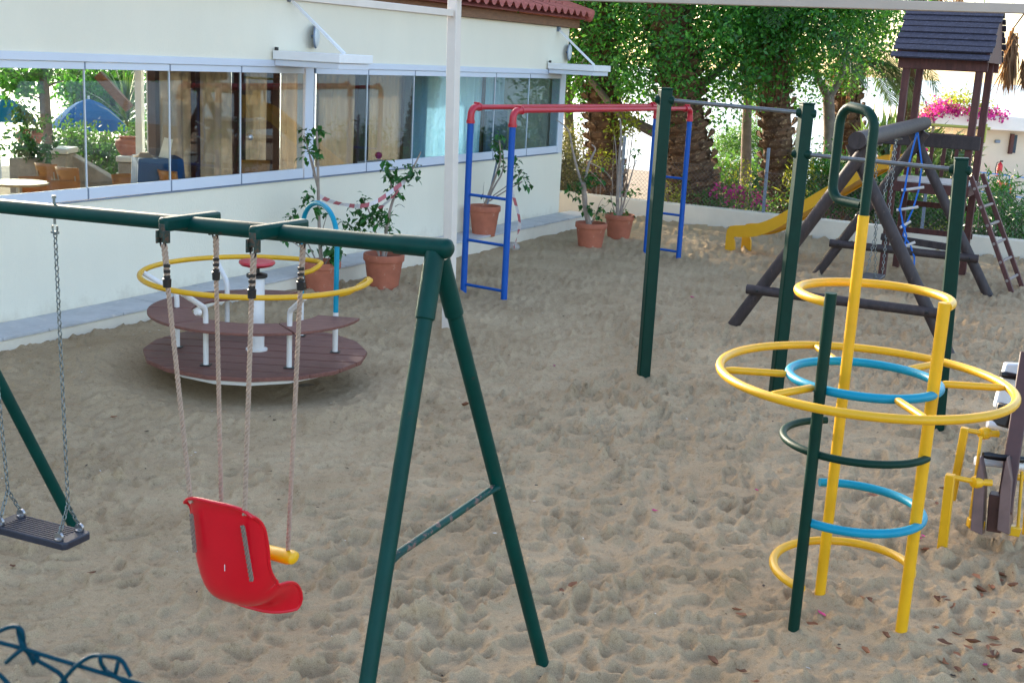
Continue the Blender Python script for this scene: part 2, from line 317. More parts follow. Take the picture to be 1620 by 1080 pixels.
def leaf_cloud(name, centers, per, spread, size, material, parent=None, loc=None, asp=0.5, squash=0.8, droop=0.0, zmin=None):
    c = np.repeat(np.asarray(centers, float), per, 0); n = len(c)
    p = c + rng.normal(0, 1, (n, 3)) * np.array([spread, spread, spread * squash])
    if zmin is not None: p = p[p[:, 2] > zmin]; n = len(p)
    d = rng.normal(0, 1, (n, 3)); d[:, 2] -= droop; d /= np.linalg.norm(d, axis=1)[:, None]
    w = np.cross(d, rng.normal(0, 1, (n, 3))); w /= np.linalg.norm(w, axis=1)[:, None] + 1e-9
    L = size * rng.uniform(0.6, 1.35, n)[:, None]
    v = np.stack([p, p + d * L * 0.45 + w * L * asp * 0.5, p + d * L, p + d * L * 0.45 - w * L * asp * 0.5], 1).reshape(-1, 3)
    return fast_mesh(name, v, np.arange(n * 4).reshape(-1, 4), material, parent, loc)

# ------------------------------------------------------------------ SETTING: terrain, sea, sand
def smooth(a, b, x): t = np.clip((x - a) / (b - a), 0, 1); return t * t * (3 - 2 * t)
def terr(x, y):
    n = N[0] * x + N[1] * y; u = U[0] * x + U[1] * y
    z = -0.06 - 0.055 * np.clip(u - 20.2, 0, 26)
    z = np.where(n < -8.3, np.minimum(z, -0.30 - 1.45 * smooth(-17.3, -19.5, n)), z)
    z = z - 8.0 * smooth(44, 62, u) - 8.0 * smooth(-33, -52, n) * (u < 60)
    return np.maximum(z, -9.6)
gx = np.unique(np.concatenate([np.linspace(-400, -70, 12), np.linspace(-70, 70, 141), np.linspace(70, 400, 12)]))
gy = np.unique(np.concatenate([np.linspace(-150, -20, 8), np.linspace(-20, 75, 96), np.linspace(75, 90, 4)]))
XX, YY = np.meshgrid(gx, gy)
vv = np.stack([XX, YY, terr(XX, YY)], -1).reshape(-1, 3); nx = len(gx)
ii = np.arange(len(gy) - 1)[:, None] * nx + np.arange(nx - 1)[None]
ff = np.stack([ii, ii + 1, ii + nx + 1, ii + nx], -1).reshape(-1, 4)
ground = tag(fast_mesh('ground', vv, ff, M['ground'], smooth=True), kind='structure')
msea = mat('sea_water', (0.16, 0.24, 0.30), 0.32, var=0.1, scale=0.02, bump=0.15, bscale=0.6)
sea = tag(build('sea', MB().add([(-6000, 20, -8.9), (6000, 20, -8.9), (6000, 6000, -8.9), (-6000, 6000, -8.9)], [(0, 1, 2, 3)]), msea, smooth=False), kind='structure')

# sand: a trampled surface, stamped print by print into a height map
RES = 0.014; X0, X1, Y0, Y1 = -7.5, 13.0, 2.6, 21.4
nxm, nym = int((X1 - X0) / RES), int((Y1 - Y0) / RES)
hm = np.zeros((nym, nxm), np.float32)
def vnoise(shape, cell, seed):
    r_ = np.random.default_rng(seed); gyn, gxn = int(shape[0] / cell) + 3, int(shape[1] / cell) + 3
    g = r_.normal(0, 1, (gyn, gxn)); y = np.arange(shape[0]) / cell; x = np.arange(shape[1]) / cell
    yi = y.astype(int); xi = x.astype(int); fy = (y - yi); fx = (x - xi); fy = fy * fy * (3 - 2 * fy); fx = fx * fx * (3 - 2 * fx)
    a = g[yi][:, xi]; b = g[yi][:, xi + 1]; c = g[yi + 1][:, xi]; d = g[yi + 1][:, xi + 1]
    return (a * (1 - fx) + b * fx) * (1 - fy)[:, None] + (c * (1 - fx) + d * fx) * fy[:, None]
hm += 0.018 * vnoise(hm.shape, 85, 1) + 0.009 * vnoise(hm.shape, 34, 2)
NP = 29000
cx_ = rng.uniform(X0 + .4, X1 - .4, NP); cy_ = Y0 + .4 + (Y1 - Y0 - .8) * rng.uniform(0, 1, NP) ** 1.15
for k in range(NP):
    foot = rng.random() < 0.55
    a = rng.uniform(0.075, 0.135) if foot else rng.uniform(0.035, 0.12); b = a * (rng.uniform(0.36, 0.5) if foot else rng.uniform(0.55, 1.0))
    dep = rng.uniform(0.008, 0.034) * (1 if foot else 0.8); th = rng.uniform(0, PI); tilt = rng.normal(0, 0.10)
    rad = a * 1.75; w = int(rad / RES) + 1; xi = int((cx_[k] - X0) / RES); yi = int((cy_[k] - Y0) / RES)
    if xi < w or yi < w or xi > nxm - w - 1 or yi > nym - w - 1: continue
    yy, xx = np.mgrid[-w:w + 1, -w:w + 1] * RES
    p = xx * math.cos(th) + yy * math.sin(th); q = -xx * math.sin(th) + yy * math.cos(th)
    if foot: q = q + 0.25 * b * np.sin(p / a * 2.0)
    rr = np.sqrt((p / a) ** 2 + (q / b) ** 2) + 0.10 * np.sin(7 * np.arctan2(q, p) + k)
    sub = hm[yi - w:yi + w + 1, xi - w:xi + w + 1]
    base = sub.mean()
    inside = 1 / (1 + np.exp((rr - 0.80) * 16))
    floor_ = base - dep + tilt * p * 0.6 - 0.006 * np.cos(p / a * 3)
    rim = dep * 0.55 * np.exp(-((rr - 1.12) / 0.22) ** 2) * (1 + 0.6 * np.sign(tilt) * p / a)
    sub[:] = sub * (1 - inside * 0.92) + floor_ * inside * 0.92 + rim
# drag marks and heel ruts
for k in range(70):
    x, y = rng.uniform(-4, 6), rng.uniform(4.4, 12); a = rng.uniform(0, 2 * PI); L = rng.uniform(0.4, 1.3); cv = rng.normal(0, 1.0)
    for t in np.linspace(0, 1, int(L / 0.02)):
        x += 0.02 * math.cos(a); y += 0.02 * math.sin(a); a += cv * 0.02
        xi = int((x - X0) / RES); yi = int((y - Y0) / RES)
        if 6 < xi < nxm - 7 and 6 < yi < nym - 7:
            yy, xx = np.mgrid[-5:6, -5:6] * RES; g = np.exp(-(xx * xx + yy * yy) / 0.0011)
            hm[yi - 5:yi + 6, xi - 5:xi + 6] -= (0.0022 * g - 0.0016 * np.exp(-(xx * xx + yy * yy) / 0.0028)) * math.sin(PI * min(1, t + .1))
for it in range(1):
    hm[1:-1, 1:-1] = (hm[1:-1, 1:-1] * 4 + hm[:-2, 1:-1] + hm[2:, 1:-1] + hm[1:-1, :-2] + hm[1:-1, 2:]) / 8
def boxblur(a, r):
    c = np.cumsum(np.pad(a, ((r + 1, r), (0, 0)), 'edge'), 0); a = (c[2 * r + 1:] - c[:-2 * r - 1]) / (2 * r + 1)
    c = np.cumsum(np.pad(a, ((0, 0), (r + 1, r)), 'edge'), 1); return (c[:, 2 * r + 1:] - c[:, :-2 * r - 1]) / (2 * r + 1)
hm = hm.astype(np.float64)
hm -= hm.mean()
# small wind and shuffle ridges
rid = np.zeros_like(hm)
for cell, amp, sd_ in ((17, 0.0100, 31), (10, 0.0062, 32), (6, 0.0036, 33)):
    wy = vnoise(hm.shape, cell * 3, sd_ + 10) * cell * 0.8
    n_ = vnoise((hm.shape[0], int(hm.shape[1] / 1.7) + 2), cell, sd_)
    xi_ = np.minimum((np.arange(hm.shape[1]) / 1.7).astype(int), n_.shape[1] - 2); fx_ = np.arange(hm.shape[1]) / 1.7 - xi_
    n_ = n_[:, xi_] * (1 - fx_) + n_[:, xi_ + 1] * fx_
    rid += amp * (1 - np.minimum(np.abs(n_) * 1.5, 1.3))
hm += rid * (0.55 + 0.45 * np.clip(vnoise(hm.shape, 60, 41) + .5, 0, 1.4))
hm += 0.0022 * vnoise(hm.shape, 4, 5) + 0.0012 * vnoise(hm.shape, 2, 6)
hm += 0.40 * (hm - boxblur(hm, 4)); hm *= 0.78      # crisp crests
ZP = 0.22; MC = G(406, 553, ZP)                        # the roundabout's deck height and centre
MOUNDS = []                                              # (x, y, radius, height) filled below, used by sandz
def macro(x, y):
    n = N[0] * x + N[1] * y; u = U[0] * x + U[1] * y
    z = 0.085 * smooth(13.5, 6.5, u) * smooth(-5.6, -7.6, n)
    z = z + 0.05 * smooth(18.6, 19.6, u) * (0.5 + 0.5 * np.sin(n * 2.1))
    r = np.hypot(x - MC[0], y - MC[1])
    z = z - 0.06 * np.exp(-(r / 0.80) ** 4) + 0.045 * np.exp(-((r - 1.22) / 0.22) ** 2)
    for mx, my, mr, mh in MOUNDS: z = z + mh * np.exp(-((x - mx) ** 2 + (y - my) ** 2) / mr ** 2)
    return z
KN = np.clip(1.05 + 0.30 * np.random.default_rng(77).normal(0, 1, (34, 34)), 0.72, 1.6)      # some parts trampled more than others
def sandz(x, y):
    x = np.asarray(x, float); y = np.asarray(y, float)
    fx = np.clip((x - X0) / RES, 0, nxm - 1.01); fy = np.clip((y - Y0) / RES, 0, nym - 1.01); xi = fx.astype(int); yi = fy.astype(int); fx = fx - xi; fy = fy - yi
    h = (hm[yi, xi] * (1 - fx) + hm[yi, xi + 1] * fx) * (1 - fy) + (hm[yi + 1, xi] * (1 - fx) + hm[yi + 1, xi + 1] * fx) * fy
    n = N[0] * x + N[1] * y
    k = 0.60 + 0.40 * smooth(-6.9, -4.2, n); k = k * (1 - 0.75 * np.exp(-(np.hypot(x - MC[0], y - MC[1]) / 1.25) ** 6))
    fxc = np.clip(((x - X0) / 0.9), 0, 30); fyc = np.clip(((y - Y0) / 0.9), 0, 30); xi = fxc.astype(int); yi = fyc.astype(int); fxc = fxc - xi; fyc = fyc - yi
    q = (KN[yi, xi] * (1 - fxc) + KN[yi, xi + 1] * fxc) * (1 - fyc) + (KN[yi + 1, xi] * (1 - fxc) + KN[yi + 1, xi + 1] * fxc) * fyc
    for cx, cy, cr, ca in ((MC[0] + .5, MC[1] - 2.0, 1.0, .50), (-1.6, 6.0, .9, .15), (2.9, 9.3, .8, .4)): q = q * (1 - ca * np.exp(-(np.hypot(x - cx, (y - cy) * .8) / cr) ** 4))
    return h * k * q + macro(x, y)
def sz(p): return float(sandz(np.array([p[0]]), np.array([p[1]]))[0])

# ------------------------------------------------------------------ THE RESTAURANT
NW = -8.41                                              # outer face of the front
rest = thing('restaurant', 'long low cream restaurant with a glazed front and a red tiled roof', 'building', B(NW, 12, 0))
AX = np.stack([N, U, np.array([0, 0, 1.0])])            # local axes: out, along, up
def wbox(n0, n1, u0, u1, z0, z1, mb=None):
    mb = mb or MB(); return mb.box(B((n0 + n1) / 2, (u0 + u1) / 2, (z0 + z1) / 2), (abs(n1 - n0), abs(u1 - u0), abs(z1 - z0)), AX)
w = MB(); wbox(NW - .2, NW, -2, 17.8, -.4, 1.15, w); wbox(NW - .2, NW, -2, 17.8, 2.43, 3.07, w); wbox(NW - .2, NW, -2, 3.8, 1.15, 2.43, w)
build('wall', w, M['plaster'], rest, smooth=False, bevel=.006)
w = MB(); wbox(-11.6, NW - .2, 17.6, 17.797, -.4, 3.06, w); build('end_wall', w, M['interior'], rest, smooth=False)
w = MB(); wbox(-14.6, NW - .2, -2, -1.8, -.4, 3.06, w); build('end_wall', w, M['plaster'], rest, smooth=False)
w = MB(); wbox(-15.2, NW - .203, -1.8, 17.6, -.33, -.25, w); build('floor', w, M['floor'], rest, smooth=False)
w = MB(); wbox(-10.25, NW - .204, 9.3, 17.597, -.247, .42, w); build('raised_floor', w, M['floor'], rest, smooth=False)
w = MB(); wbox(-14.6, NW - .2, -1.8, 11.5, 2.62, 2.70, w); wbox(-11.4, NW - .2, 11.5, 17.6, 2.62, 2.70, w); build('ceiling', w, M['interior'], rest, smooth=False)  # ceiling and rear roof shaped so sun lights the curtains, not the sand
w = MB(); wbox(NW - .12, NW - .004, 11.13, 11.28, 1.152, 2.428, w); build('column', w, M['alu'], rest, smooth=False, bevel=.006)
w = MB(); wbox(NW - .16, NW - .002, 17.62, 17.79, 1.152, 2.428, w); build('column', w, M['alu'], rest, smooth=False, bevel=.006)
w = MB(); wbox(NW - .06, NW + .022, 3.8, 17.62, 2.362, 2.432, w); build('window_track', w, M['alu'], rest, smooth=False, bevel=.004)
w = MB(); wbox(NW - .05, NW + .016, 3.8, 17.62, 1.146, 1.158, w); build('window_sill', w, M['fencepost'], rest, smooth=False)
w = MB(); wbox(NW - .1, NW + .075, 9.0, 18.0, 3.072, 3.20, w); build('fascia', w, M['fascia'], rest, smooth=False, bevel=.005)
edges = [3.8, 4.86, 5.90, 6.94, 7.97, 9.02, 10.05, 11.10, None, 11.30, 12.33, 13.36, 14.42, 15.49, 16.54, 17.60]
for a, b in zip(edges[:-1], edges[1:]):
    if a is None or b is None: continue
    g = MB(); wbox(NW - .022, NW - .012, a + .006, b - .006, 1.262, 2.302, g)
    pane = build('glass_panel', g, M['clear'], rest, smooth=False)
    g = MB(); wbox(NW - .034, NW + .004, a + .008, b - .008, 1.162, 1.266, g); build('bottom_rail', g, M['alu'], pane, smooth=False, bevel=.003)
    g = MB(); wbox(NW - .034, NW + .004, a + .008, b - .008, 2.297, 2.3605, g); build('top_rail', g, M['alu'], pane, smooth=False, bevel=.003)
    g = MB(); wbox(NW - .026, NW - .006, a - .004, a + .004, 1.267, 2.296, g); build('edge_seal', g, M['alu'], pane, smooth=False)
    g = MB(); wbox(NW - .036, NW + .0055, a - .0075, a + .0075, 1.163, 1.265, g); build('rail_joint', g, M['fencepost'], pane, smooth=False); g = MB(); wbox(NW - .036, NW + .0055, a - .0075, a + .0075, 2.298, 2.355, g); build('rail_joint', g, M['fencepost'], pane, smooth=False)
    if abs(a - 10.05) < .01:
        p = onN(390, 217, NW + .02); build('door_knob', MB().lathe([(.012, 0), (.012, .03), (.03, .035), (.032, .06), (.02, .075), (0, .078)], p, 16, N), M['steel'], pane)
# tiled roof: hipped at the far end
EN, EZ, SL = -8.16, 3.205, math.tan(R(19))
def roofpt(n, u): return B(n, u, EZ + (EN - n) * SL)
def tile_mb(c):
    mb = MB(); P = []
    for k, (t, dz) in enumerate(((0, .022), (.37, .0))):
        row = []
        for j in range(13):
            x = j / 12; h = .052 * math.cos(2 * PI * x) * (1.0 if math.cos(2 * PI * x) > 0 else .5)
            row.append(roofpt(c[0] - t * .92, c[1] + (x - .5) * .212) + np.array([0, 0, .065 + h + dz]))
        P.append(row)
    lip = [p - np.array([0, 0, .014]) + N * .002 for p in P[0]]
    mb.grid(P); mb.grid([lip, P[0]])
    return mb
tsrc = None; c0 = (EN + .03, 14.0)
for r_ in range(7):
    for k in range(36):
        n_ = EN + .03 - r_ * .325; u_ = 10.2 + k * .22 + (0 if r_ % 2 == 0 else .0)
        if u_ > 18.0 - (EN - n_) * 1.0 or u_ < 10.2 + r_ * 0.55: continue
        if tsrc is None:
            tsrc = build('roof_tile', tile_mb((n_, u_)), M['tile'], rest); base = (n_, u_)
        else: share('roof_tile', tsrc, rest, roofpt(n_, u_) - roofpt(*base) + np.array([0, 0, random.uniform(-.004, .004)]))
RN = -11.4
w = MB().add([roofpt(EN, -2.4), roofpt(EN, 18.05), roofpt(RN, 18.05 - (EN - RN)), roofpt(RN, -2.4)], [(0, 1, 2, 3)])
rz = roofpt(RN, 0)[2]; bk = B(-15.0, 0, 0); 
w.add([B(RN, -2.4, rz), B(RN, 11.5, rz), B(-14.9, 11.5, EZ), B(-14.9, -2.4, EZ)], [(0, 1, 2, 3)])
w.add([roofpt(EN, 18.05), B(RN - .3, 18.05, EZ), B(RN, 18.05 - (EN - RN), rz)], [(0, 1, 2)])
w2 = MB(); wbox(RN - .2, RN, 11.5, 17.6, 2.60, 3.9, w2); build('rear_sun_screen', w2, M['plaster'], rest, smooth=False)  # unseen panel added under the ridge to stop sun passing through
build('roof', w, M['tile'], rest, smooth=False)
for k in range(9):
    t = k * .34; a = roofpt(EN - t, 18.05 - t) + np.array([0, 0, .06]); b = roofpt(EN - t - .38, 18.05 - t - .38) + np.array([0, 0, .085])
    build('hip_tile', MB().tube([a, b], [.10, .085], 10), M['tile'], rest)
# sloping plinth bench with stone slabs along the front
bench = thing('plinth_step', 'low cream plinth with blue grey stone slabs running along the foot of the restaurant', 'step', B(-8.2, 12, 0))
w = MB(); wbox(NW + .003, -7.985, -1, 18.2, -.15, .172, w); build('plinth', w, M['plaster_low'], bench, smooth=False, bevel=.012)
u_ = -.98; k = 0
while u_ < 17.9:
    L = random.uniform(.42, .95); L = min(L, 18.2 - u_)
    w = MB(); wbox(NW + .004, -7.972 + random.uniform(-.004, .004), u_, u_ + L - .008, .174, .2 + random.uniform(-.003, .003), w)
    build('slab', w, M['slab'], bench, smooth=False, bevel=.004); u_ += L
# cantilevered awning boxes with tie rods
for i, (u0, u1, L, lab, rp, bx) in enumerate(((10.52, 11.12, .88, 'flat white awning box above the middle window column, held by a slanting rod', (457, 0), .0),
                                           (17.05, 17.66, .80, 'flat white awning box jutting out past the far corner of the restaurant', (882, 48), .0))):
    t = thing('awning_box', lab, 'awning', B(NW, (u0 + u1) / 2, 2.36), 'awning boxes on the restaurant wall')
    w = MB(); wbox(NW + .024, NW + L, u0, u1, 2.44, 2.53, w); build('panel', w, M['white'], t, smooth=False, bevel=.006)
    w = MB(); wbox(NW + .03, NW + L - .03, u0 + .03, u1 - .03, 2.375, 2.438, w); build('gutter', w, M['alu'], t, smooth=False, bevel=.006)
    p = onN(*rp, NW); um = U @ p
    build('tie_rod', MB().beam(p + N * .03, B(NW + L - .16, um + .02, 2.53), .03, .03), M['white'], t, smooth=False, bevel=.003)
    w = MB(); wbox(NW, NW + .04, um - .03, um + .03, p[2] - .02, p[2] + .07, w); build('wall_bracket', w, M['fencepost'], t, smooth=False)
    w = MB(); wbox(NW + .03, NW + .06, u0 + .02, u0 + .05, 2.531, 2.565, w); build('end_stop', w, M['black'], t, smooth=False)
    c = B(NW + .06, (11.22, 17.72)[i], 2.70); ax = unit((V(1, .02, 0), V(.97, -.22, 0))[i])
    d = thing('wall_lamp', ('round white disc lamp on the wall above the middle window column', 'round white disc lamp at the far corner of the restaurant')[i], 'lamp', c - V(0, 0, .14), 'disc lamps on the restaurant wall')
    build('cover', MB().lathe([(0, .035), (.05, .033), (.10, .02), (.118, .010), (.118, 0)], c, 28, ax), M['mirror'], d)
    build('rim', MB().lathe([(.118, .0), (.128, .003), (.130, -.010), (.118, -.016), (0, -.016)], c, 28, ax), M['fencepost'], d)
    build('arm', MB().tube([c - ax * .02, B(NW - .01, U @ c, c[2])], .014, 8), M['fencepost'], d)

# ------------------------------------------------------------------ inside the restaurant
def curtain(px0, px1, n_, m_, lab, z0=-.18, z1=2.58, ph=0, cat='curtain', grp='curtains behind the glazed front'):
    ua = U @ onN(px0, 200, n_); ub = U @ onN(px1, 200, n_); P = [[], []]; k = max(12, int((ub - ua) / .02))
    P = []
    for i, z in enumerate((z0, (z0 + z1) * .4, (z0 + z1) * .75, z1)):
        row = []
        for j in range(k + 1):
            t = j / k; uu = ua + (ub - ua) * t
            dn = .035 * math.sin(uu * 38 + ph + .4 * math.sin(uu * 7)) + .02 * math.sin(uu * 17 + ph * 2) + .012 * i * math.sin(uu * 5)
            row.append(B(n_ + dn, uu, z))
        P.append(row)
    o = build('curtain', MB().grid(P), m_, loc=B(n_, ua, z0), sharp=80); tag(o, lab, cat, grp); return o
curtain(248, 302, -10.35, M['curtain'], 'beige curtain just right of the white menu card', ph=1)
curtain(312, 371, -10.3, M['curtain'], 'widest beige curtain hanging in deep folds between two dark posts', ph=2)
curtain(384, 424, -10.3, M['curtain'], 'beige curtain behind the glass panel with the round door knob', ph=.5)
curtain(438, 480, -10.3, M['curtain'], 'beige curtain beside the white window column, left side', ph=3)
curtain(500, 560, -9.75, M['curtain'], 'beige curtain just right of the white window column', ph=0)
curtain(579, 632, -9.75, M['curtain'], 'beige curtain between the two brown posts of the right bay', ph=4)
curtain(654, 700, -9.4, M['sheer_sky'], 'pale curtain left of the tall beige pole', ph=1.5)
curtain(702, 757, -9.4, M['sheer_sky'], 'pale curtain behind the tall beige pole', ph=2.2)
curtain(761, 802, -9.4, M['sheer_sky'], 'pale curtain behind the near blue ladder', ph=.2)
def ipost(px0, px1, n_, m_=None, z0=-.25, z1=2.62, name='inner_post'):
    ua = U @ onN(px0, 200, n_); ub = U @ onN(px1, 200, n_); w = MB(); wbox(n_ - .06, n_ + .06, ua, ub, z0, z1, w); return build(name, w, m_ or M['dwood'], rest, smooth=False, bevel=.004)
for a, b, n_ in ((240, 247, -10.3), (303, 311, -10.3), (372, 383, -10.3), (425, 437, -10.3), (561, 578, -9.75), (633, 653, -9.75), (757.5, 760.5, -9.4)): ipost(a, b, n_)
w = MB(); wbox(-10.36, -10.24, U @ onN(240, 200, -10.3), U @ onN(480, 200, -10.3), 2.30, 2.62, w); build('lintel', w, M['dwood'], rest, smooth=False)
ipost(219, 224, -12.6, M['white']); ipost(237, 244, -12.4, M['white'])
w = MB(); wbox(-12.64, -12.5, -1.5, 13.8, 2.25, 2.6, w); build('lintel', w, M['dwood'], rest, smooth=False)
w = MB().beam(atY(155, 118, 17.0), atY(205, 172, 17.0), .09, .12); build('brace', w, M['fascia'], rest, smooth=False)
w = MB(); wbox(-9.6, -9.3, 16.9, 17.58, -.25, 1.75, w); cab = build('cupboard', w, M['fencepost'], loc=B(-9.4, 17.2, -.25), smooth=False, bevel=.01); tag(cab, 'dark grey cupboard in the far corner of the glazed room', 'cupboard')
# door frames in the end wall, thermostat
w = MB(); wbox(-8.95, -8.9, 17.57, 17.597, 1.35, 1.43, w); build('wall_switch', w, M['white'], rest, smooth=False)

def chair(c, yaw, lab, s=1.0, wd=1.0):
    c = np.asarray(c, float); f = V(math.sin(yaw), math.cos(yaw), 0); r_ = V(math.cos(yaw), -math.sin(yaw), 0) * wd; up = V(0, 0, 1)
    t = thing('cafe_chair', lab, 'chair', c, 'varnished wooden cafe chairs in the glazed room')
    P = []
    for z in (.60, .68, .76, .82):
        P.append([c + r_ * (x * (.21 + (z - .6) * .12)) - f * (.20 + (z - .6) * .25 - .06 * x * x) + up * z * s for x in np.linspace(-1, 1, 9)])
    build('backrest', MB().grid(P), M['chair'], t, solid=.012, sharp=80)
    build('seat', MB().prism([(c + r_ * .2 * a + f * .2 * b)[:2] for a, b in ((-1, -.8), (-.8, -1), (.8, -1), (1, -.8), (1, .8), (.8, 1), (-.8, 1), (-1, .8))], c[2] + .44 * s, c[2] + .455 * s), M['chair'], t, bevel=.004)
    for a, b in ((-1, -1), (1, -1), (-1, 1), (1, 1)):
        top_ = c + r_ * .16 * a + f * .16 * b + up * .44 * s
        build('leg', MB().tube([c + r_ * .2 * a + f * .21 * b, top_], .011, 6), M['steel'], t)
    for a in (-1, 1):
        build('back_stay', MB().tube([c + r_ * .15 * a - f * .15 + up * .44 * s, c + r_ * .17 * a - f * .21 + up * .70 * s], .010, 6), M['steel'], t)
    return t
FZ = -.25
def floorpt(px, py, Y, dz): 
    p = atY(px, py, Y); return V(p[0], p[1], FZ), p[2]
for (px, py, Y, yaw, lab) in ((86, 256, 18.4, .3, 'varnished chair in front of the stone pillar, left of a pair'), (119, 262, 17.9, .3, 'varnished chair in front of the stone pillar, right of a pair'),
                              (57, 281, 15.9, 2.7, 'varnished chair at the near right side of the round table'), (98, 288, 15.6, 2.9, 'varnished chair low behind the second glass panel, near the sill'),
                              (207, 277, 14.4, 2.5, 'varnished chair just left of the blue covered table'), (286, 267, 14.0, .6, 'varnished chair just right of the blue covered table'),
                              (405, 255, 14.2, 2.9, 'varnished chair below the round door knob, in front of the curtain')):
    p = atY(px, py, Y); chair((p[0], p[1], p[2] - .83), yaw, lab, wd=.70 if Y < 15 else .86)
p = atY(30, 288, 15.6); t = thing('round_table', 'round pale wood table at the left edge of the glazed room', 'table', (p[0], p[1], p[2] - .74))
build('tabletop', MB().lathe([(0, -.03), (.36, -.03), (.37, -.015), (.365, 0), (0, 0)], p, 36), mat('pale_table', (.42, .33, .22), .4, var=.1), t)
build('pedestal', MB().lathe([(.22, -.74), (.2, -.71), (.035, -.68), (.035, -.04), (.1, -.031)], p, 20), M['steel'], t)
p = atY(249, 248, 14.2); c = V(p[0], p[1], p[2]); t = thing('covered_table', 'square table under a blue cloth with a white menu card', 'table', c - V(0, 0, .75))
P = []
for z, e in ((0, .25), (-.02, .26), (-.3, .275), (-.68, .30)):
    row = []
    for k in range(49):
        a = 2 * PI * k / 48; q = max(abs(math.cos(a)), abs(math.sin(a))); rr = e / q * (1 + (.03 * math.sin(k * 1.7) if z < -.1 else 0)) * .96
        d = V(math.cos(a + .45), math.sin(a + .45), 0); row.append(c + d * rr + V(0, 0, z))
    P.append(row)
build('tablecloth', MB().grid(P).add([p_ for p_ in P[0][:-1]], [tuple(range(48))]), M['bluecloth'], t)
build('pedestal', MB().tube([c - V(0, 0, .75), c - V(0, 0, .01)], .03, 10), M['steel'], t)
q = c + V(.05, -.12, 0); rgt = V(.9, -.35, 0); w = MB()
w.add([q + rgt * 0 + V(0, 0, .004), q + rgt * .15 + V(0, 0, .004), q + rgt * .185 + V(0, .06, .215), q + rgt * .065 + V(0, .06, .23)], [(0, 1, 2, 3)])
o = build('menu_card', w, M['paper'], loc=q, smooth=False, solid=.004); tag(o, 'bright white menu card leaning on the blue covered table', 'menu')
o = build('sun_hat', MB().lathe([(0, .05), (.05, .048), (.075, .02), (.13, .004), (.13, 0)], c + V(-.12, -.1, .002), 20), M['rope'], loc=c); tag(o, 'small straw coloured basket on the blue covered table', 'basket')
o = build('flower_head', MB().lathe([(0, .06), (.03, .05), (.05, .02), (.03, -.02), (0, -.03)], onN(599, 248, NW - .3), 14), mat('pink_flower', (.55, .05, .12), .7, var=.2), loc=onN(599, 248, NW - .3))
tag(o, 'single pink flower standing inside the window sill of the right bay', 'flower')
o = build('sill_shelf', MB().box(onN(599, 253, NW - .3) - V(0, 0, .03), (.3, .5, .02), AX), M['alu'], rest, smooth=False)

# ------------------------------------------------------------------ terrace on the far side, seen through the glass
def px_box(pxa, pya, pxb, pyb, Y, depth):
    a = atY(pxa, pyb, Y); b = atY(pxb, pya, Y); return MB().box(((a[0] + b[0]) / 2, Y + depth / 2, (a[2] + b[2]) / 2), (b[0] - a[0], depth, b[2] - a[2]))
def stone_pillar(pxa, pxb, py, Y, lab):
    a = atY(pxa, py, Y); b = atY(pxb, py, Y); c = V((a[0] + b[0]) / 2, Y + .25, -.30); w_ = b[0] - a[0]
    t = thing('stone_pillar', lab, 'pillar', c, 'stone pillars of the terrace'); build('shaft', MB().box(c + V(0, 0, (a[2] + .3) / 2 - .05), (w_ * .9, .45, a[2] + .3 - .1)), M['stone'], t, smooth=False, bevel=.02)
    build('cap', MB().box(V(c[0], c[1], a[2] - .045), (w_, .52, .09)), M['concrete'], t, smooth=False, bevel=.015); return t
stone_pillar(56, 106, 233, 19.6, 'stone pillar with a pale cap beside the brown tree trunk')
stone_pillar(183, 226, 247, 19.6, 'stone pillar carrying the large terracotta urn')
w = MB(); a = atY(104, 240, 19.9); b = atY(186, 288, 19.9); w.add([a, b, b - V(0, 0, 1.3), a - V(0, 0, 1.7), a + V(0, .25, 0), b + V(0, .25, 0), b + V(0, .25, -1.3), a + V(0, .25, -1.7)], [(0, 1, 2, 3), (7, 6, 5, 4), (0, 4, 5, 1), (1, 5, 6, 2), (2, 6, 7, 3), (3, 7, 4, 0)])
o = build('stair_wall', w, M['stone'], loc=V(a[0], 19.9, -.3), smooth=False, bevel=.02); tag(o, 'sloping grey stone stair wall between the two pillars', 'wall')
def urn(px, py0, py1, wpx, Y, lab):
    a = atY(px, py1, Y); b = atY(px, py0, Y); h = b[2] - a[2]; r_ = wpx / FPX * Y / 2
    t = thing('urn', lab, 'urn', a, 'terracotta urns on the terrace')
    build('body', MB().lathe([(r_ * .5, 0), (r_ * .62, h * .12), (r_ * .9, h * .4), (r_, h * .62), (r_ * .92, h * .8), (r_ * .62, h * .9), (r_ * .68, h * .96), (r_ * .74, h), (r_ * .6, h), (r_ * .55, h * .9), (0, h * .9)], a, 28), M['terracotta'], t); return t, b
urn_a = urn(47, 204, 234, 42, 19.9, 'terracotta urn with a small green bush left of the brown trunk')
urn_b = urn(203, 216, 248, 40, 19.9, 'large round terracotta urn with a spiky plant on the stone pillar')
leaf_cloud('foliage', [urn_a[1] + V(random.gauss(0, .1), random.gauss(0, .1), abs(random.gauss(.1, .1))) for _ in range(26)], 12, .07, .09, M['leaf_bush'], urn_a[0])
w = MB()
for k in range(46):
    a = random.uniform(0, 2 * PI); e = random.uniform(.5, 1.4); L = random.uniform(.5, 1.0); b0 = urn_b[1] + V(0, 0, random.uniform(.15, .6)); d = V(math.cos(a) * math.cos(e), math.sin(a) * math.cos(e), math.sin(e)); s_ = unit(np.cross(d, V(0, 0, 1))) * .022
    w.add([b0 - s_, b0 + d * L * .6 - s_, b0 + d * L - V(0, 0, .08), b0 + d * L * .6 + s_, b0 + s_], [(0, 1, 2, 3, 4)])
build('spiky_leaves', w, M['leaf_palm'], urn_b[0], smooth=False)
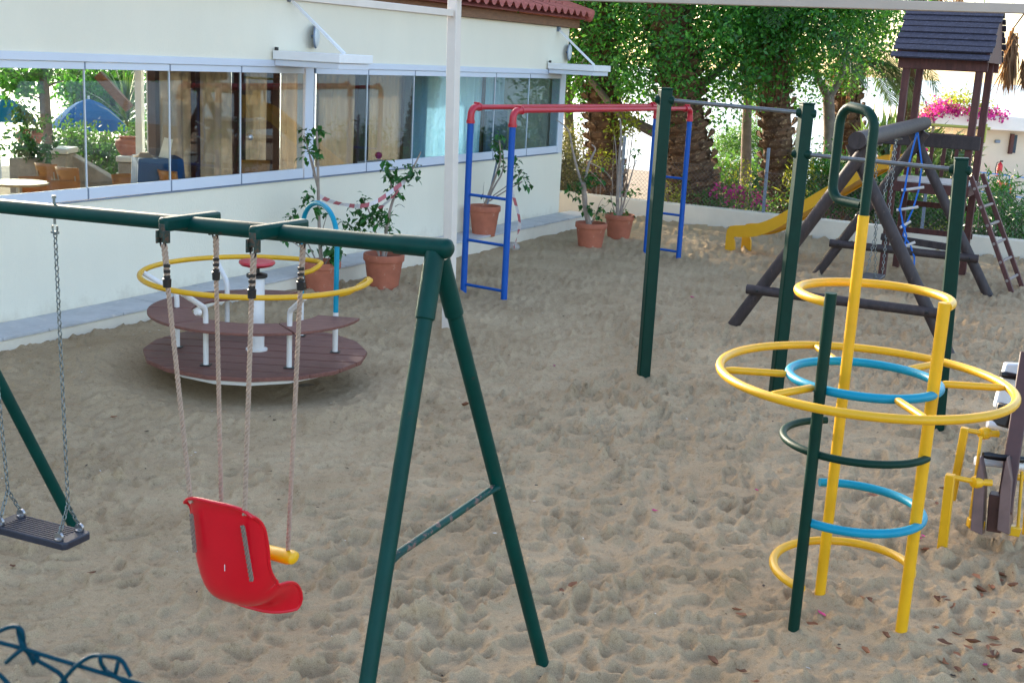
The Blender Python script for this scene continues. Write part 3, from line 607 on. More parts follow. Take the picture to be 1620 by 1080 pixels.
pl = atY(35, 250, 18.9); t = thing('planter_box', 'dark green bushy planter at the left edge of the terrace', 'planter', V(pl[0], 18.9, -.3))
build('box', MB().box(V(pl[0], 19.1, pl[2] / 2 - .15), (.42, .4, pl[2] + .28)), M['stone'], t, smooth=False, bevel=.02)
leaf_cloud('foliage', [V(pl[0] + random.gauss(0, .16), 19.05 + random.gauss(0, .12), pl[2] + abs(random.gauss(.1, .14))) for _ in range(50)], 12, .07, .09, M['leaf_pot'], t)
def parasol(px0, px1, pyt, pyb, Y, m_, lab):
    c = atY((px0 + px1) / 2, pyb, Y); top_ = atY((px0 + px1) / 2, pyt, Y); r_ = (px1 - px0) / 2 / FPX * Y; h = top_[2] - c[2] + .12
    gz = float(terr(np.array(c[0]), np.array(Y))); t = thing('parasol', lab, 'parasol', V(c[0], Y, gz), 'parasols below the terrace')
    for k in range(8):
        P = []
        for s_ in (1, .8, .55, .3, .02):
            row = []
            for j in range(5):
                a = 2 * PI * (k + j / 4) / 8 + .2; rr = r_ * s_ * (1 - .06 * math.sin(PI * j / 4)); row.append(V(c[0] + rr * math.cos(a), Y + rr * math.sin(a), c[2] + h * (1 - s_ ** 1.7) + .0))
            P.append(row)
        build('canopy_panel', MB().grid(P), m_, t, sharp=80)
    build('pole', MB().tube([V(c[0], Y, gz), V(c[0], Y, c[2] + h + .06)], .025, 8), M['white'], t)
parasol(80, 203, 166, 204, 26, M['parasolblue'], 'bright blue parasol seen through the second glass panel')
parasol(-62, 56, 158, 190, 25, M['parasolteal'], 'teal parasol at the left edge, seen through the first glass panel')

# ------------------------------------------------------------------ PLAYGROUND
def foot(p, r_=.16, h=.02):
    MOUNDS.append((p[0], p[1], r_ * .85, h + .014)); return p
# --- green A-frame swing
AP = V(-.285, 4.29, 1.93); sb = V(math.sin(R(-63.4)), math.cos(R(-63.4)), 0); sq = V(-sb[1], sb[0], 0) * -1.0
if sq[1] < 0: sq = -sq
RF = foot(G(860, 1055)); LFt = G(652 - 80 * (1350 - 440) / 640, 1350); RB = foot(RF + sb * 2.8); LB = LFt + sb * 2.8
fe = AP + sb * 2.8
for dz in np.linspace(-.25, .25, 201):                  # the bar has settled a little towards its far end
    a, b = PX(AP), PX(AP + sb * 1.8 + V(0, 0, dz * 1.8 / 2.8)); yy = a[1] + (b[1] - a[1]) * (0 - a[0]) / (b[0] - a[0])
    if abs(yy - 325) < 1.5: break
fe = fe + V(0, 0, dz); bdir = unit(fe - AP)
sw = thing('swing_frame', 'green tubular swing frame with a long top bar and splayed legs in the foreground', 'swing frame', V(AP[0], AP[1], 0))
build('top_bar', MB().tube([AP - bdir * .05, fe + bdir * .08], .0315, 24), M['green'], sw)
cap = MB().tube([AP + bdir * .17, AP + bdir * .168, AP - bdir * .04, AP - bdir * .055, AP - bdir * .064, AP - bdir * .067], [.0315, .0365, .0365, .032, .021, .003], 24)
build('joint_sleeve', cap, M['green'], sw)
def leg(topp, ft, sleeve=True):
    d = unit(ft - topp); f2 = ft + d * .25
    o = build('leg', MB().tube([topp + d * .03, f2], .029, 22), M['green'], sw)
    if sleeve: build('leg_sleeve', MB().tube([topp + d * .02, topp + d * .255, topp + d * .26], [.0355, .0355, .030], 22), M['green'], o)
    return o
leg(AP, LFt); leg(AP + sq * .02 - V(0, 0, .02), RF, True); leg(fe, RB); leg(fe, LB)
# plates under the joint, and the worn brace between the legs
def linept(a, b, px):
    for t in np.linspace(0, 1.2, 1200):
        if (PX(a)[0] - px) * (PX(a + (b - a) * t)[0] - px) <= 0: return a + (b - a) * t
    return b
def near_y(a, b, py):
    ts = np.linspace(0, 1, 1500); ys = [PX(a + (b - a) * t)[1] for t in ts]; return a + (b - a) * ts[int(np.argmin(np.abs(np.array(ys) - py)))]
ba, bb = near_y(AP, LFt, 888), near_y(AP, RF, 768); bd = unit(bb - ba)
br = MB().tube([ba + bd * .02, ba + bd * .10, bb - bd * .10, bb + bd * .03], .0155, 16)
build('brace', br, M['worn'], sw)
for p, s_ in ((ba, 1), (bb, -1)):
    build('brace_lug', MB().tube([p + bd * s_ * .015, p + bd * s_ * .10], [.026, .0165], 12, ell=.6), M['green'], sw)
def bar_at(px):
    ts = np.linspace(-.1, 2.9, 3000); xs = np.array([PX(AP + bdir * t)[0] for t in ts]); return AP + bdir * ts[int(np.argmin(np.abs(xs - px)))]
hb = [bar_at(300), bar_at(441)]
ropes_top = []
for c in hb:
    w = MB(); w.beam(c - sq * .155 + V(0, 0, .012), c + sq * .165 + V(0, 0, .012), .046, .054); br_ = build('hanger_arm', w, M['green'], sw, bevel=.012)
    for s_ in (-1, 1):
        e = c + sq * s_ * .150; w = MB()
        w.box(e - V(0, 0, .012), (.030, .012, .055), (bdir, sq, np.array([0, 0, 1.]))); w.box(e - V(0, 0, .034) + bdir * .018, (.008, .035, .05), (bdir, sq, np.array([0, 0, 1.]))); w.box(e - V(0, 0, .034) - bdir * .018, (.008, .035, .05), (bdir, sq, np.array([0, 0, 1.])))
        build('hook_plate', w, mat('rusty_green', (.018, .04, .03), .6, var=.4, scale=30, col2=(.09, .045, .025), thr=.5) if 'rusty_green' not in bpy.data.materials else bpy.data.materials['rusty_green'], br_, bevel=.002)
        ropes_top.append((e - V(0, 0, .046), s_))
pb_ = bar_at(86); 
# --- rope and chain makers
def rope_mb(p, q, r_=.0090, pitch=.055):
    p = np.asarray(p, float); q = np.asarray(q, float); d = q - p; L = np.linalg.norm(d); d = d / L; a = unit(np.cross(d, V(.3, .9, .1))); b = np.cross(d, a); w = MB(); k = max(8, int(L / pitch * 7))
    for s_ in range(3):
        w.tube([p + d * L * i / k + r_ * .66 * (math.cos(2 * PI * (i / 7 + s_ / 3)) * a + math.sin(2 * PI * (i / 7 + s_ / 3)) * b) for i in range(k + 1)], r_ * .52, 6)
    return w
def chain_mb(p, q, wire=.0032, ln=.030, wd=.010, w=None, seg=8):
    w = w or MB(); p = np.asarray(p, float); q = np.asarray(q, float); d = q - p; L = np.linalg.norm(d); d = d / L; a = unit(np.cross(d, V(.3, .9, .1))); b = np.cross(d, a); step = ln - 2 * wire; n_ = max(1, int(round(L / step)))
    for i in range(n_):
        c = p + d * L * (i + .5) / n_; s_ = a if i % 2 == 0 else b; s_ = unit(s_ + .15 * (b if i % 2 == 0 else a))
        pts = []
        for j in range(seg):
            t = 2 * PI * j / seg; pts.append(c + d * (ln / 2 - wire) * math.copysign(abs(math.cos(t)) ** .7, math.cos(t)) + s_ * wd * math.sin(t))
        w.tube(pts, wire, 5, closed=True)
    return w
def knots(o_par, p, m_, s_=1.0):
    w = MB()
    for z in (0, .022, .044): w.lathe([(.0, .0), (.017 * s_, .002), (.017 * s_, .013), (.0, .015)], p + V(0, 0, z), 12)
    w.lathe([(0, -.035), (.020 * s_, -.033), (.022 * s_, .0), (.014 * s_, .004), (0, .005)], p, 14)
    return build('rope_clip', w, m_, o_par)
# --- red bucket seat swing hung by four ropes
mid = (hb[0] + hb[1]) / 2
zs = None
best = 1e9
for z in np.linspace(.3, 1.2, 181):
    g = G(372, 880, z); e = abs((g - mid) @ bdir)
    if e < best: best, zs = e, z
sc_ = V(mid[0], mid[1], 0) - bdir * .06
cs = thing('bucket_swing', 'red plastic bucket swing seat with a yellow safety bar hanging on four ropes', 'swing', V(mid[0], mid[1], .25))
def fit_z(target_px, off):                                # height at which a point at this plan position shows at that row
    lo, hi = -.3, 1.8
    for _ in range(50):
        m_ = (lo + hi) / 2
        if PX(V(sc_[0], sc_[1], m_) + off)[1] > target_px: lo = m_
        else: hi = m_
    return (lo + hi) / 2
zt = fit_z(796, -sq * .16); zb = fit_z(953, -sq * .08)
HH = zt - zb
prof = []                                                  # (forward, height 0..1 of HH, half width, wing)
for t, fw, hz, hw, wing in ((0, -.184, 1.02, .152, .030), (.02, -.176, 1.0, .156, .040), (.06, -.168, .94, .161, .052), (.14, -.166, .86, .166, .062), (.3, -.162, .62, .168, .075), (.45, -.158, .40, .166, .085), (.56, -.145, .20, .164, .115),
                           (.64, -.118, .07, .162, .125), (.72, -.080, .0, .162, .118), (.8, -.040, -.035, .164, .110), (.86, -.008, -.05, .166, .110), (.92, .020, -.065, .168, .112), (.955, .038, -.09, .168, .108), (.98, .048, -.12, .164, .098), (1, .050, -.17, .15, .08)): prof.append((fw, hz, hw, wing))
def catmull(pr, n_=3):
    pr = [np.array(p, float) for p in pr]; o_ = []
    for i in range(len(pr) - 1):
        p0, p1, p2, p3 = pr[max(0, i - 1)], pr[i], pr[i + 1], pr[min(len(pr) - 1, i + 2)]
        for j in range(n_):
            t = j / n_; o_.append(.5 * (2 * p1 + (p2 - p0) * t + (2 * p0 - 5 * p1 + 4 * p2 - p3) * t * t + (3 * p1 - p0 - 3 * p2 + p3) * t ** 3))
    return o_ + [pr[-1]]
prof = catmull(prof)
P = []
for i, (fw, hz, hw, wing) in enumerate(prof):
    a = prof[max(0, i - 1)]; b = prof[min(len(prof) - 1, i + 1)]; tv = unit(V(b[0] - a[0], (b[1] - a[1]) * HH, 0)); nf = V(-tv[1], tv[0], 0)
    if nf[0] < 0 and nf[1] < 0: nf = -nf
    nf = V(abs(nf[0]), nf[1] if nf[1] > 0 else -nf[1] * (1 if abs(nf[1]) > .6 else -1), 0)
    row = []
    for x in np.linspace(-1, 1, 21):
        wx = abs(x) ** 3.2 * wing; drop = -.05 * abs(x) ** 4 * HH / .4 * max(0, (hz - .55) / .45)
        row.append(sc_ + bdir * (-x * hw * 1.16 * (1 - .05 * abs(x) ** 6)) + sq * (fw + nf[0] * wx) + V(0, 0, zb + hz * HH + nf[1] * wx + drop))
    P.append(row)
shell = build('seat_shell', MB().grid(P), M['redplastic'], cs, sharp=80)
sm = shell.modifiers.new('thickness', 'SOLIDIFY'); sm.thickness = .008; sm.offset = 0; ssf = shell.modifiers.new('smooth', 'SUBSURF'); ssf.levels = 1; ssf.render_levels = 1
rim = [P[i][0] for i in range(len(P))] + [P[-1][j] for j in range(1, 20)] + [P[i][-1] for i in range(len(P) - 1, -1, -1)] + [P[0][j] for j in range(19, 0, -1)]
build('rim', MB().tube(rim, .0075, 8, closed=True), M['redplastic'], cs)
bx = fit_z(882, sq * .095 - bdir * .16); bc = sc_ + sq * .095 + V(0, 0, bx)
pts = [bc + bdir * t + V(0, 0, .0) for t in (-.185, -.175, -.155, -.09, .1, .20, .225, .235)]
build('safety_bar', MB().tube(pts, [.016, .036, .042, .040, .040, .042, .036, .016], 16, ell=.68), M['yplastic'], cs)
build('crotch_post', MB().tube([bc, bc - V(0, 0, .12) - sq * .02, sc_ + sq * .0 + V(0, 0, zb - .045)], [.02, .017, .012], 10, ell=.5), M['yplastic'], cs)
for k, (tp, s_) in enumerate(ropes_top):
    e = 1 if k < 2 else -1                                 # far / near end along the bar
    if s_ < 0: bot = sc_ + bdir * ((.130 if e > 0 else -.138)) - sq * .172 + V(0, 0, zt - .02)
    else: bot = bc + bdir * (.20 if e > 0 else -.145) + V(0, 0, .03)
    d = unit(bot - tp); ro = build('rope', rope_mb(tp + d * .018, bot + d * .0), M['rope'], cs)
    w = MB().tube([tp + V(0, 0, .012) + bdir * (.013 * math.sin(a)) - V(0, 0, .022 * (1 - math.cos(a))) for a in np.linspace(0, 2 * PI, 13)[:-1]], .0036, 6, closed=True); build('hook', w, M['black'], ro)
    build('splice', rope_mb(tp + d * .018 + sq * .008, tp + d * .14 + sq * .006), M['rope'], ro)
    knots(ro, tp + d * (.150 + .012 * (k % 2)), M['black'], .78)
    if s_ < 0:
        p1 = bot + V(0, 0, -.04) - sq * .008 - bdir * (.012 if e > 0 else 0); p2 = sc_ + bdir * (.100 if e > 0 else -.168) - sq * (.132 if e > 0 else .112) + V(0, 0, zb + HH * (.52 if e > 0 else .36))
        build('side_rope', rope_mb(p1 - sq * .004, p2 - sq * .053, .0085), M['sideropes'], cs)
build('scratch', MB().box(sc_ - sq * .1662 + bdir * (-.035) + V(0, 0, zb + HH * .42), (.0025, .001, .028), (bdir, sq, np.array([0, 0, 1.]))), M['white'], cs)
# --- flat black swing seat on chains
best = 1e9
for z in np.linspace(.2, 1.1, 181):
    g = G(118, 838, z); e = abs((g - pb_) @ bdir)
    if e < best: best, zf = e, z
fc_r = G(118, 838, zf); fs_ = thing('flat_swing', 'flat black rubber swing seat hanging on two split chains at the left edge', 'swing', V(fc_r[0], fc_r[1], zf - .04) + sb * .2)
tr_ = .17 * unit(G(148, 838, zf) - G(105, 865, zf)); sd = unit(V(tr_[0], tr_[1], 0)); hw = np.linalg.norm(G(146, 836, zf) - G(100, 864, zf)) / 2
ln = unit(V(*(G(0, 795, zf) - G(131, 822, zf)))); ln = unit(unit(ln) + sb * 1.0)
sd = V(-ln[1], ln[0], 0); sd = sd if sd[1] > 0 else -sd
e_r = G(124, 850, zf); LNG = .44
cc = e_r + ln * LNG / 2
outl = []
for a, b in ((-1, -.82), (-.93, -1), (.93, -1), (1, -.82), (1, .82), (.93, 1), (-.93, 1), (-1, .82)): outl.append((cc + ln * a * LNG / 2 + sd * b * .085)[:2])
seat = build('seat', MB().prism(outl, zf - .035, zf), M['rubber'], fs_, bevel=.006)
w = MB()
for k in range(9): w.box(V(*(cc + sd * (k - 4) * .017)[:2], zf + .001), (LNG * .72, .005, .004), (ln, sd, np.array([0, 0, 1.])))
build('grip_ribs', w, M['rubber'], seat)
for s_, topx in ((-1, 86), (1, -48)):
    tp = bar_at(topx) if topx > 0 else pb_ + bdir * .44
    tp = tp - V(0, 0, .034); ec = cc + ln * s_ * (LNG / 2 - .05); sp = ec + V(0, 0, .135) + (tp - ec) * .0
    sp = ec + unit(tp - ec) * .14
    w = chain_mb(tp - V(0, 0, .055), sp); co = None
    for q_ in (-1, 1): chain_mb(sp, ec + sd * q_ * .062 + V(0, 0, .022), w=w)
    co = build('chain', w, M['chain'], fs_)
    sh = MB().tube([tp - V(0, 0, .0) + sb * .014 * math.cos(a) - V(0, 0, .035 + .028 * math.sin(a)) for a in np.linspace(-.3, PI + .3, 12)], .005, 6); sh.tube([tp + sb * .02 - V(0, 0, .055), tp - sb * .02 - V(0, 0, .055)], .006, 8); sh.tube([tp + V(0, 0, .095), tp - V(0, 0, .02)], .006, 8); sh.lathe([(0, 0), (.010, 0), (.010, .012), (0, .014)], tp + V(0, 0, .088), 6)
    build('shackle', sh, M['chain'], co)
    for q_ in (-1, 1):
        build('washer', MB().lathe([(.019, -.01), (.019, -.004), (.007, .0), (.006, .01), (0, .012)], ec + sd * q_ * .062 + V(0, 0, .012), 16, V(0, 0, 1)).lathe([(.022, -.006), (.022, .006), (0, .006)], ec + sd * q_ * .062 + V(0, 0, .014), 14, sd), M['steel'], co)

# --- roundabout
mg = thing('roundabout', 'brown planked roundabout with yellow grab ring, red hand wheel and light blue arch', 'roundabout', V(MC[0], MC[1], 0))
RP = .875; mang = R(-1.5); ma = V(math.cos(mang), math.sin(mang), 0); mb_ = V(-ma[1], ma[0], 0)
def octo(k=0): 
    pts = []
    for i in range(8):
        a0 = R(22.5 + 45 * i); nxt = R(22.5 + 45 * (i + 1)); r8 = RP / math.cos(R(22.5)) * .985
        c1 = np.array([math.cos(a0), math.sin(a0)]) * r8
        for s_ in (-1, 1):
            aa = R(22.5 + 45 * (i + s_)); c2 = np.array([math.cos(aa), math.sin(aa)]) * r8; pts.append((c1 * .72 + c2 * .28) if s_ < 0 else (c1 * .72 + c2 * .28))
    return np.array(sorted(pts, key=lambda p: math.atan2(p[1], p[0])))
def clip(poly, lo, hi):
    def half(pl, f):
        out = []
        for i in range(len(pl)):
            a, b = pl[i], pl[(i + 1) % len(pl)]; fa, fb = f(a), f(b)
            if fa >= 0: out.append(a)
            if fa * fb < 0: out.append(a + (b - a) * fa / (fa - fb))
        return out
    return half(half([np.array(p) for p in poly], lambda p: p[1] - lo), lambda p: hi - p[1])
oc = octo(); NPL = 8
for k in range(NPL):
    lo = -RP + 2 * RP * k / NPL + .007; hi = -RP + 2 * RP * (k + 1) / NPL - .007; pl = clip(oc, lo, hi)
    if len(pl) < 3: continue
    wl = [(MC + ma * p[0] + mb_ * p[1])[:2] for p in pl]; dz = random.uniform(-.002, .002)
    build('plank', MB().prism(wl, ZP - .034 + dz, ZP + dz), M['mgrwood'], mg, bevel=.005)
w = MB(); w.prism([(MC + ma * p[0] * .80 + mb_ * (p[1] * .93))[:2] for p in oc], ZP - .078, ZP - .037); build('base_frame', w, M['offwhite'], mg, bevel=.004)
build('pivot', MB().lathe([(.09, -.25), (.09, ZP - .076 - 0)], MC * V(1, 1, 0), 20), M['offwhite'], mg)
LEGA = [5, 66, 125, 185, 245, 305]; RS0, RS1 = .50, .835; zseat = ZP + .325; RG, zg = .885, ZP + .60
build('centre_post', MB().lathe([(.085, ZP - .01), (.085, ZP + .012), (.060, ZP + .014), (.060, ZP + .60), (.055, ZP + .61), (0, ZP + .612)], MC * V(1, 1, 0), 28), M['offwhite'], mg)
build('post_collar', MB().lathe([(.075, ZP + .585), (.082, ZP + .59), (.082, ZP + .612), (.05, ZP + .62), (.022, ZP + .625), (.022, ZP + .675)], MC * V(1, 1, 0), 24), M['black'], mg)
build('hand_wheel', MB().lathe([(0, ZP + .668), (.08, ZP + .67), (.125, ZP + .682), (.142, ZP + .70), (.138, ZP + .716), (.10, ZP + .722), (0, ZP + .724)], MC * V(1, 1, 0), 36), M['red'], mg)
def mp(a, r_, z): return V(MC[0] + r_ * math.cos(R(a)), MC[1] + r_ * math.sin(R(a)), z)
for a0, a1 in ((78, 126), (127, 187), (188, 232), (233, 300), (301, 357)):
    n_ = 12; top_, bot = [], []
    ri = [mp(a0 + (a1 - a0) * i / n_, RS0, 0)[:2] for i in range(n_ + 1)]; ro = [mp(a0 + (a1 - a0) * i / n_, RS1, 0)[:2] for i in range(n_ + 1)]
    if a0 == 78: ri[0] = mp(84, RS0, 0)[:2]; 
    if a1 == 357: ri[-1] = mp(352, RS0 + .02, 0)[:2]; ro[-1] = mp(353, RS1 + .0, 0)[:2]
    build('seat_segment', MB().prism(ri + ro[::-1], zseat - .022, zseat), M['mgrwood'], mg, bevel=.004)
for a in LEGA:
    rl = .62
    if a in (5, 66): 
        build('leg', MB().tube([mp(a, rl, ZP - .01), mp(a, rl, zseat + .0)], .0215, 14), M['offwhite'], mg); 
    else:
        pts = [mp(a, rl, ZP - .01), mp(a, rl, zseat + .06)] + [mp(a, rl + .035 * (1 - math.cos(t)), zseat + .06 + .07 * math.sin(t)) for t in (.4, .8, 1.1)] + [mp(a, RG - .01, zg - .012)]
        build('leg', MB().tube(pts, .0205, 14), M['offwhite'], mg)
    build('foot_plate', MB().box(mp(a, rl, ZP + .004), (.075, .075, .006), (ma, mb_, np.array([0, 0, 1.]))), M['black'], mg)
pa, pb2 = mp(5, .62, zseat + .002), mp(66, .62, zseat + .002); hd = (pb2 - pa) / 2; hc = (pa + pb2) / 2
hz = 0.0
for z in np.linspace(.8, 1.6, 200):
    if PX(hc + V(0, 0, z))[1] < 322: hz = hc[2] + z; break
pts = [pa]
for t in np.linspace(0, PI, 19): pts.append(V(*(hc - hd * math.cos(t))[:2], hz - .30 + .30 * math.sin(t) ** .8 if 0 < t < PI else hz - .30))
pts.append(pb2)
build('arch_handle', MB().tube(pts, .0205, 14), M['cyan'], mg)
pts = [V(*mp(66, .64, 0)[:2], zg - .07), V(*mp(62, .70, 0)[:2], zg - .05), V(*mp(60.5, .76, 0)[:2], zg - .02), V(*mp(62, .825, 0)[:2], zg), V(*mp(66.5, .868, 0)[:2], zg)] + [mp(a, RG, zg) for a in np.arange(72, 357, 4)] + [mp(359, RG, zg), mp(3, RG + .005, zg), mp(7, RG - .015, zg), mp(8.0, RG - .045, zg - .03), mp(6.5, RG - .10, zg - .07), mp(5.5, .72, zg - .11), mp(5, .645, zg - .13)]
build('grab_ring', MB().tube(pts, .0205, 14), M['yellow'], mg)
build('bolt_cap', MB().lathe([(0, .02), (.02, .018), (.028, .0), (.028, -.02)], (mp(245, .66, zseat + .09) + V(-.03, -.02, 0)), 14, (-.4, -.8, .1)), M['offwhite'], mg)

# --- red and blue monkey bar
L1, L2, L3, L4 = [foot(G(*p), .13, .015) for p in ((733, 463), (797, 475), (1021, 402), (1073, 410))]
mkb = thing('monkey_bar', 'blue ladders joined by red overhead bars in front of the restaurant corner', 'climbing bars', (L1 + L4) / 2 * V(1, 1, 0))
zt_ = 2.04; dirb = unit((L3 + L4 - L1 - L2) * V(1, 1, 0))
for a, b, s_ in ((L1, L2, 1), (L3, L4, -1)):
    for p in (a, b): build('ladder_rail', MB().tube([p - V(0, 0, .25), p + V(0, 0, zt_ - .12)], .035, 18), M['blue'], mkb)
    for z in (.10, .60, 1.10):
        build('rung', MB().tube([a + V(0, 0, z), b + V(0, 0, z)], .0165, 10), M['blue'], mkb)
for p, q in ((L1, L3), (L2, L4)):
    A_ = p + V(0, 0, zt_ - .115); B_ = q + V(0, 0, zt_ - .115); e = .085
    build('top_bar', MB().tube([p + V(0, 0, zt_) + dirb * .10, q + V(0, 0, zt_) - dirb * .10], .028, 18), M['red'], mkb)
    for o_, s_ in ((p, 1), (q, -1)):
        pts = [o_ + V(0, 0, zt_ - .17)] + [o_ + V(0, 0, zt_ - .085) + dirb * s_ * (.085 - .085 * math.cos(t)) + V(0, 0, .085 * math.sin(t)) for t in np.linspace(0, PI / 2, 7)] + [o_ + V(0, 0, zt_) + dirb * s_ * .17]
        el = build('elbow', MB().tube(pts, [.041] + [.038] * 7 + [.036], 18), M['red'], mkb)
        build('clamp', MB().tube([pts[0], pts[0] + V(0, 0, .03)], .047, 18), M['red'], el); build('clamp', MB().tube([pts[-1], pts[-1] - dirb * s_ * .03], .042, 18), M['red'], el); w = MB()
        w.box(o_ + V(0, 0, zt_ + .035) + dirb * s_ * .10, (.02, .05, .035), (dirb, np.cross(V(0, 0, 1), dirb), V(0, 0, 1))); build('clamp_bolt', MB().tube([o_ + V(0, 0, zt_ - .14) - dirb * .055, o_ + V(0, 0, zt_ - .14) + dirb * .055], .012, 8), M['red'], el)
        w.tube([o_ + V(0, 0, zt_ + .045) + dirb * s_ * .10 - np.cross(V(0, 0, 1), dirb) * .035, o_ + V(0, 0, zt_ + .045) + dirb * s_ * .10 + np.cross(V(0, 0, 1), dirb) * .035], .010, 8)
        build('clamp_lug', w, M['red'], el)

# --- dark green pull-up bars
T1, T2, T3 = [foot(G(*p), .2, .03) for p in ((1017, 603), (1226, 631), (1482, 683))]
pul = thing('pull_up_bars', 'three dark green square posts with steel pull up bars between them', 'exercise bars', T2 * V(1, 1, 0))
def toz(p, px, py):
    lo, hi = 1., 3.5
    for _ in range(50):
        m_ = (lo + hi) / 2
        if PX(V(p[0], p[1], m_))[1] > py: lo = m_
        else: hi = m_
    return lo
heights = [toz(T1, 0, 141), toz(T2, 0, 165), toz(T3, 0, 252)]
tops = [atY(1053, 141, T1[1]), atY(1277, 165, T2[1]), atY(1521, 252, T3[1])]
for p, tp, a in ((T1, tops[0], 12), (T2, tops[1], 8), (T3, tops[2], -14)):
    d = tp - p; ax = V(math.cos(R(a)), math.sin(R(a)), 0); ay = V(-ax[1], ax[0], 0); az = unit(d)
    ax = unit(ax - az * (ax @ az)); ay = np.cross(az, ax)
    c = p + d * .5 - az * .15; po = build('post', MB().box(c, (.096, .096, np.linalg.norm(d) + .3), (ax, ay, az)), M['dgreen'], pul, bevel=.01)
    build('post_cap', MB().box(tp + az * .004, (.102, .102, .014), (ax, ay, az)), M['dgreen'], po, bevel=.004)
def on_post(p, tp, py):
    ts = np.linspace(0, 1, 800); ys = [PX(p + (tp - p) * t)[1] for t in ts]; return p + (tp - p) * ts[int(np.argmin(np.abs(np.array(ys) - py)))]
for (i, ya), (j, yb) in (((0, 158), (1, 179)), ((1, 244), (2, 269))):
    a = on_post((T1, T2, T3)[i], tops[i], ya); b = on_post((T1, T2, T3)[j], tops[j], yb); d = unit(b - a)
    bo = build('bar', MB().tube([a, b], .0165, 14), M['barsteel'], pul)
    for p, s_ in ((a, 1), (b, -1)):
        build('flange', MB().lathe([(.0, -.078), (.03, -.074), (.036, -.055), (.036, .055), (.03, .074), (.02, .078)], p, 16, d), M['dgreen'], bo)

# --- spiral climber
KA, KB, KC = [foot(G(*p), .14, .035) for p in ((1254, 1008), (1296, 948), (1424, 1010))]
kc = V(1.660, 5.60, 0); KR = .343
clm = thing('spiral_climber', 'yellow, light blue and dark green climbing frame of hoops round three poles', 'climbing frame', kc)
def pole(p, z0, z1, r_, m_, nm='pole'): return build(nm, MB().tube([V(p[0], p[1], z0), V(p[0], p[1], z1)], r_, 20), m_, clm)
cp = pole(KA, -.3, 1.655, .0265, M['dgreen']); pole(KC, -.3, 1.63, .0275, M['yellow']); pole(KB, -.3, 1.955, .0265, M['yellow'])
# handle loop on top of the tall pole
hd = unit(V(-.50, .866, 0)); hw_ = .112; zb0, zb1 = 2.0, 2.44
pts = [V(KB[0], KB[1], 1.952), V(KB[0], KB[1], zb1 - .09)]
c = V(KB[0], KB[1], zb1 - .085) + hd * .085
pts += [c - hd * .085 * math.cos(t) + V(0, 0, .085 * math.sin(t)) for t in np.linspace(.25, PI / 2, 5)]
c2 = V(KB[0], KB[1], zb1 - .075) + hd * (2 * hw_ - .075)
pts += [c2 + hd * .075 * math.sin(t) + V(0, 0, .085 * math.cos(t)) for t in np.linspace(.2, PI / 2, 5)]
c3 = V(KB[0], KB[1], 2.075) + hd * (2 * hw_ - .07)
pts += [c3 + hd * .07 * math.cos(t) - V(0, 0, .07 * math.sin(t)) for t in np.linspace(0, PI / 2, 6)]
pts += [V(KB[0], KB[1], 2.0) + hd * .02]
build('loop_handle', MB().tube(pts, .0235, 18), M['dgreen'], clm)
def ang(p): return math.degrees(math.atan2(p[1] - kc[1], p[0] - kc[0])) % 360
aA, aB, aC = ang(KA), ang(KB), ang(KC)
def arc(a0, a1, z, m_, r_=.021, rad=KR, z2=None, nm='hoop'):
    n_ = max(10, int(abs(a1 - a0) / 5)); z2 = z if z2 is None else z2
    return build(nm, MB().tube([V(kc[0] + rad * math.cos(R(a0 + (a1 - a0) * i / n_)), kc[1] + rad * math.sin(R(a0 + (a1 - a0) * i / n_)), z + (z2 - z) * i / n_) for i in range(n_ + 1)], r_, 16), m_, clm)
aBu = aB; 
def cw(a0, a1):                                           # going clockwise (seen from above) from a0 to a1
    while a1 > a0: a1 -= 360
    return a0, a1
a0, a1 = cw(aA, aC); arc(a0, a1 + 6, .235, M['yellow'], z2=.30, rad=.325)             # from the green pole round the back to the near right pole
a0, a1 = cw(aB, aA); arc(a0, a1, .575, M['cyan'])
a0, a1 = cw(aB + 360, aC); 
arc(aB, aB + ((aC - aB) % 360), .905, M['dgreen'], r_=.018)
a0, a1 = cw(aA, aC); arc(a0, a1, 1.605, M['yellow'], z2=1.612)
def full(rad, z, m_, r_, nm): return build(nm, MB().tube([V(kc[0] + .005 + rad * math.cos(2 * PI * i / 72), kc[1] + .02 + rad * math.sin(2 * PI * i / 72), z) for i in range(72)], r_, 16, closed=True), m_, clm)
full(.345, 1.205, M['cyan'], .021, 'inner_ring'); full(.672, 1.208, M['yellow'], .0205, 'outer_ring')
for a in (-3, 40, 97, 177, 217, 278):
    d = V(math.cos(R(a)), math.sin(R(a)), 0); c = kc + V(.005, .02, 1.206)
    build('spoke', MB().tube([c + d * .355, c + d * .38, c + d * .62, c + d * .662], [.010, .0175, .0175, .010], 12), M['yellow'], clm)

# --- seesaw at the right edge
Q1 = foot(G(1484, 879), .1, .02); ssw = thing('seesaw', 'brown and yellow seesaw like rocker cut off by the right edge of the playground', 'rocker', V(2.95, 6.7, 0))
Q2 = V(*G(1503, 815)[:2], 0)
def up_to(p, px, py):
    q = V(p[0], p[1], toz_(p, py)); return q
def toz_(p, py):
    lo, hi = -.2, 3
    for _ in range(50):
        m_ = (lo + hi) / 2
        if PX(V(p[0], p[1], m_))[1] > py: lo = m_
        else: hi = m_
    return lo
YS = 6.62
def SP(px, py, dy=0): return atY(px, py, YS + dy)
qa = SP(1486, 905, -.1); qb = SP(1504, 750, -.1)
build('yellow_post', MB().beam(qa, qb, .052, .052), M['yellow'], ssw, bevel=.006)
build('yellow_post', MB().beam(SP(1506, 790, .25), SP(1527, 676, .25), .045, .045), M['yellow'], ssw, bevel=.006)
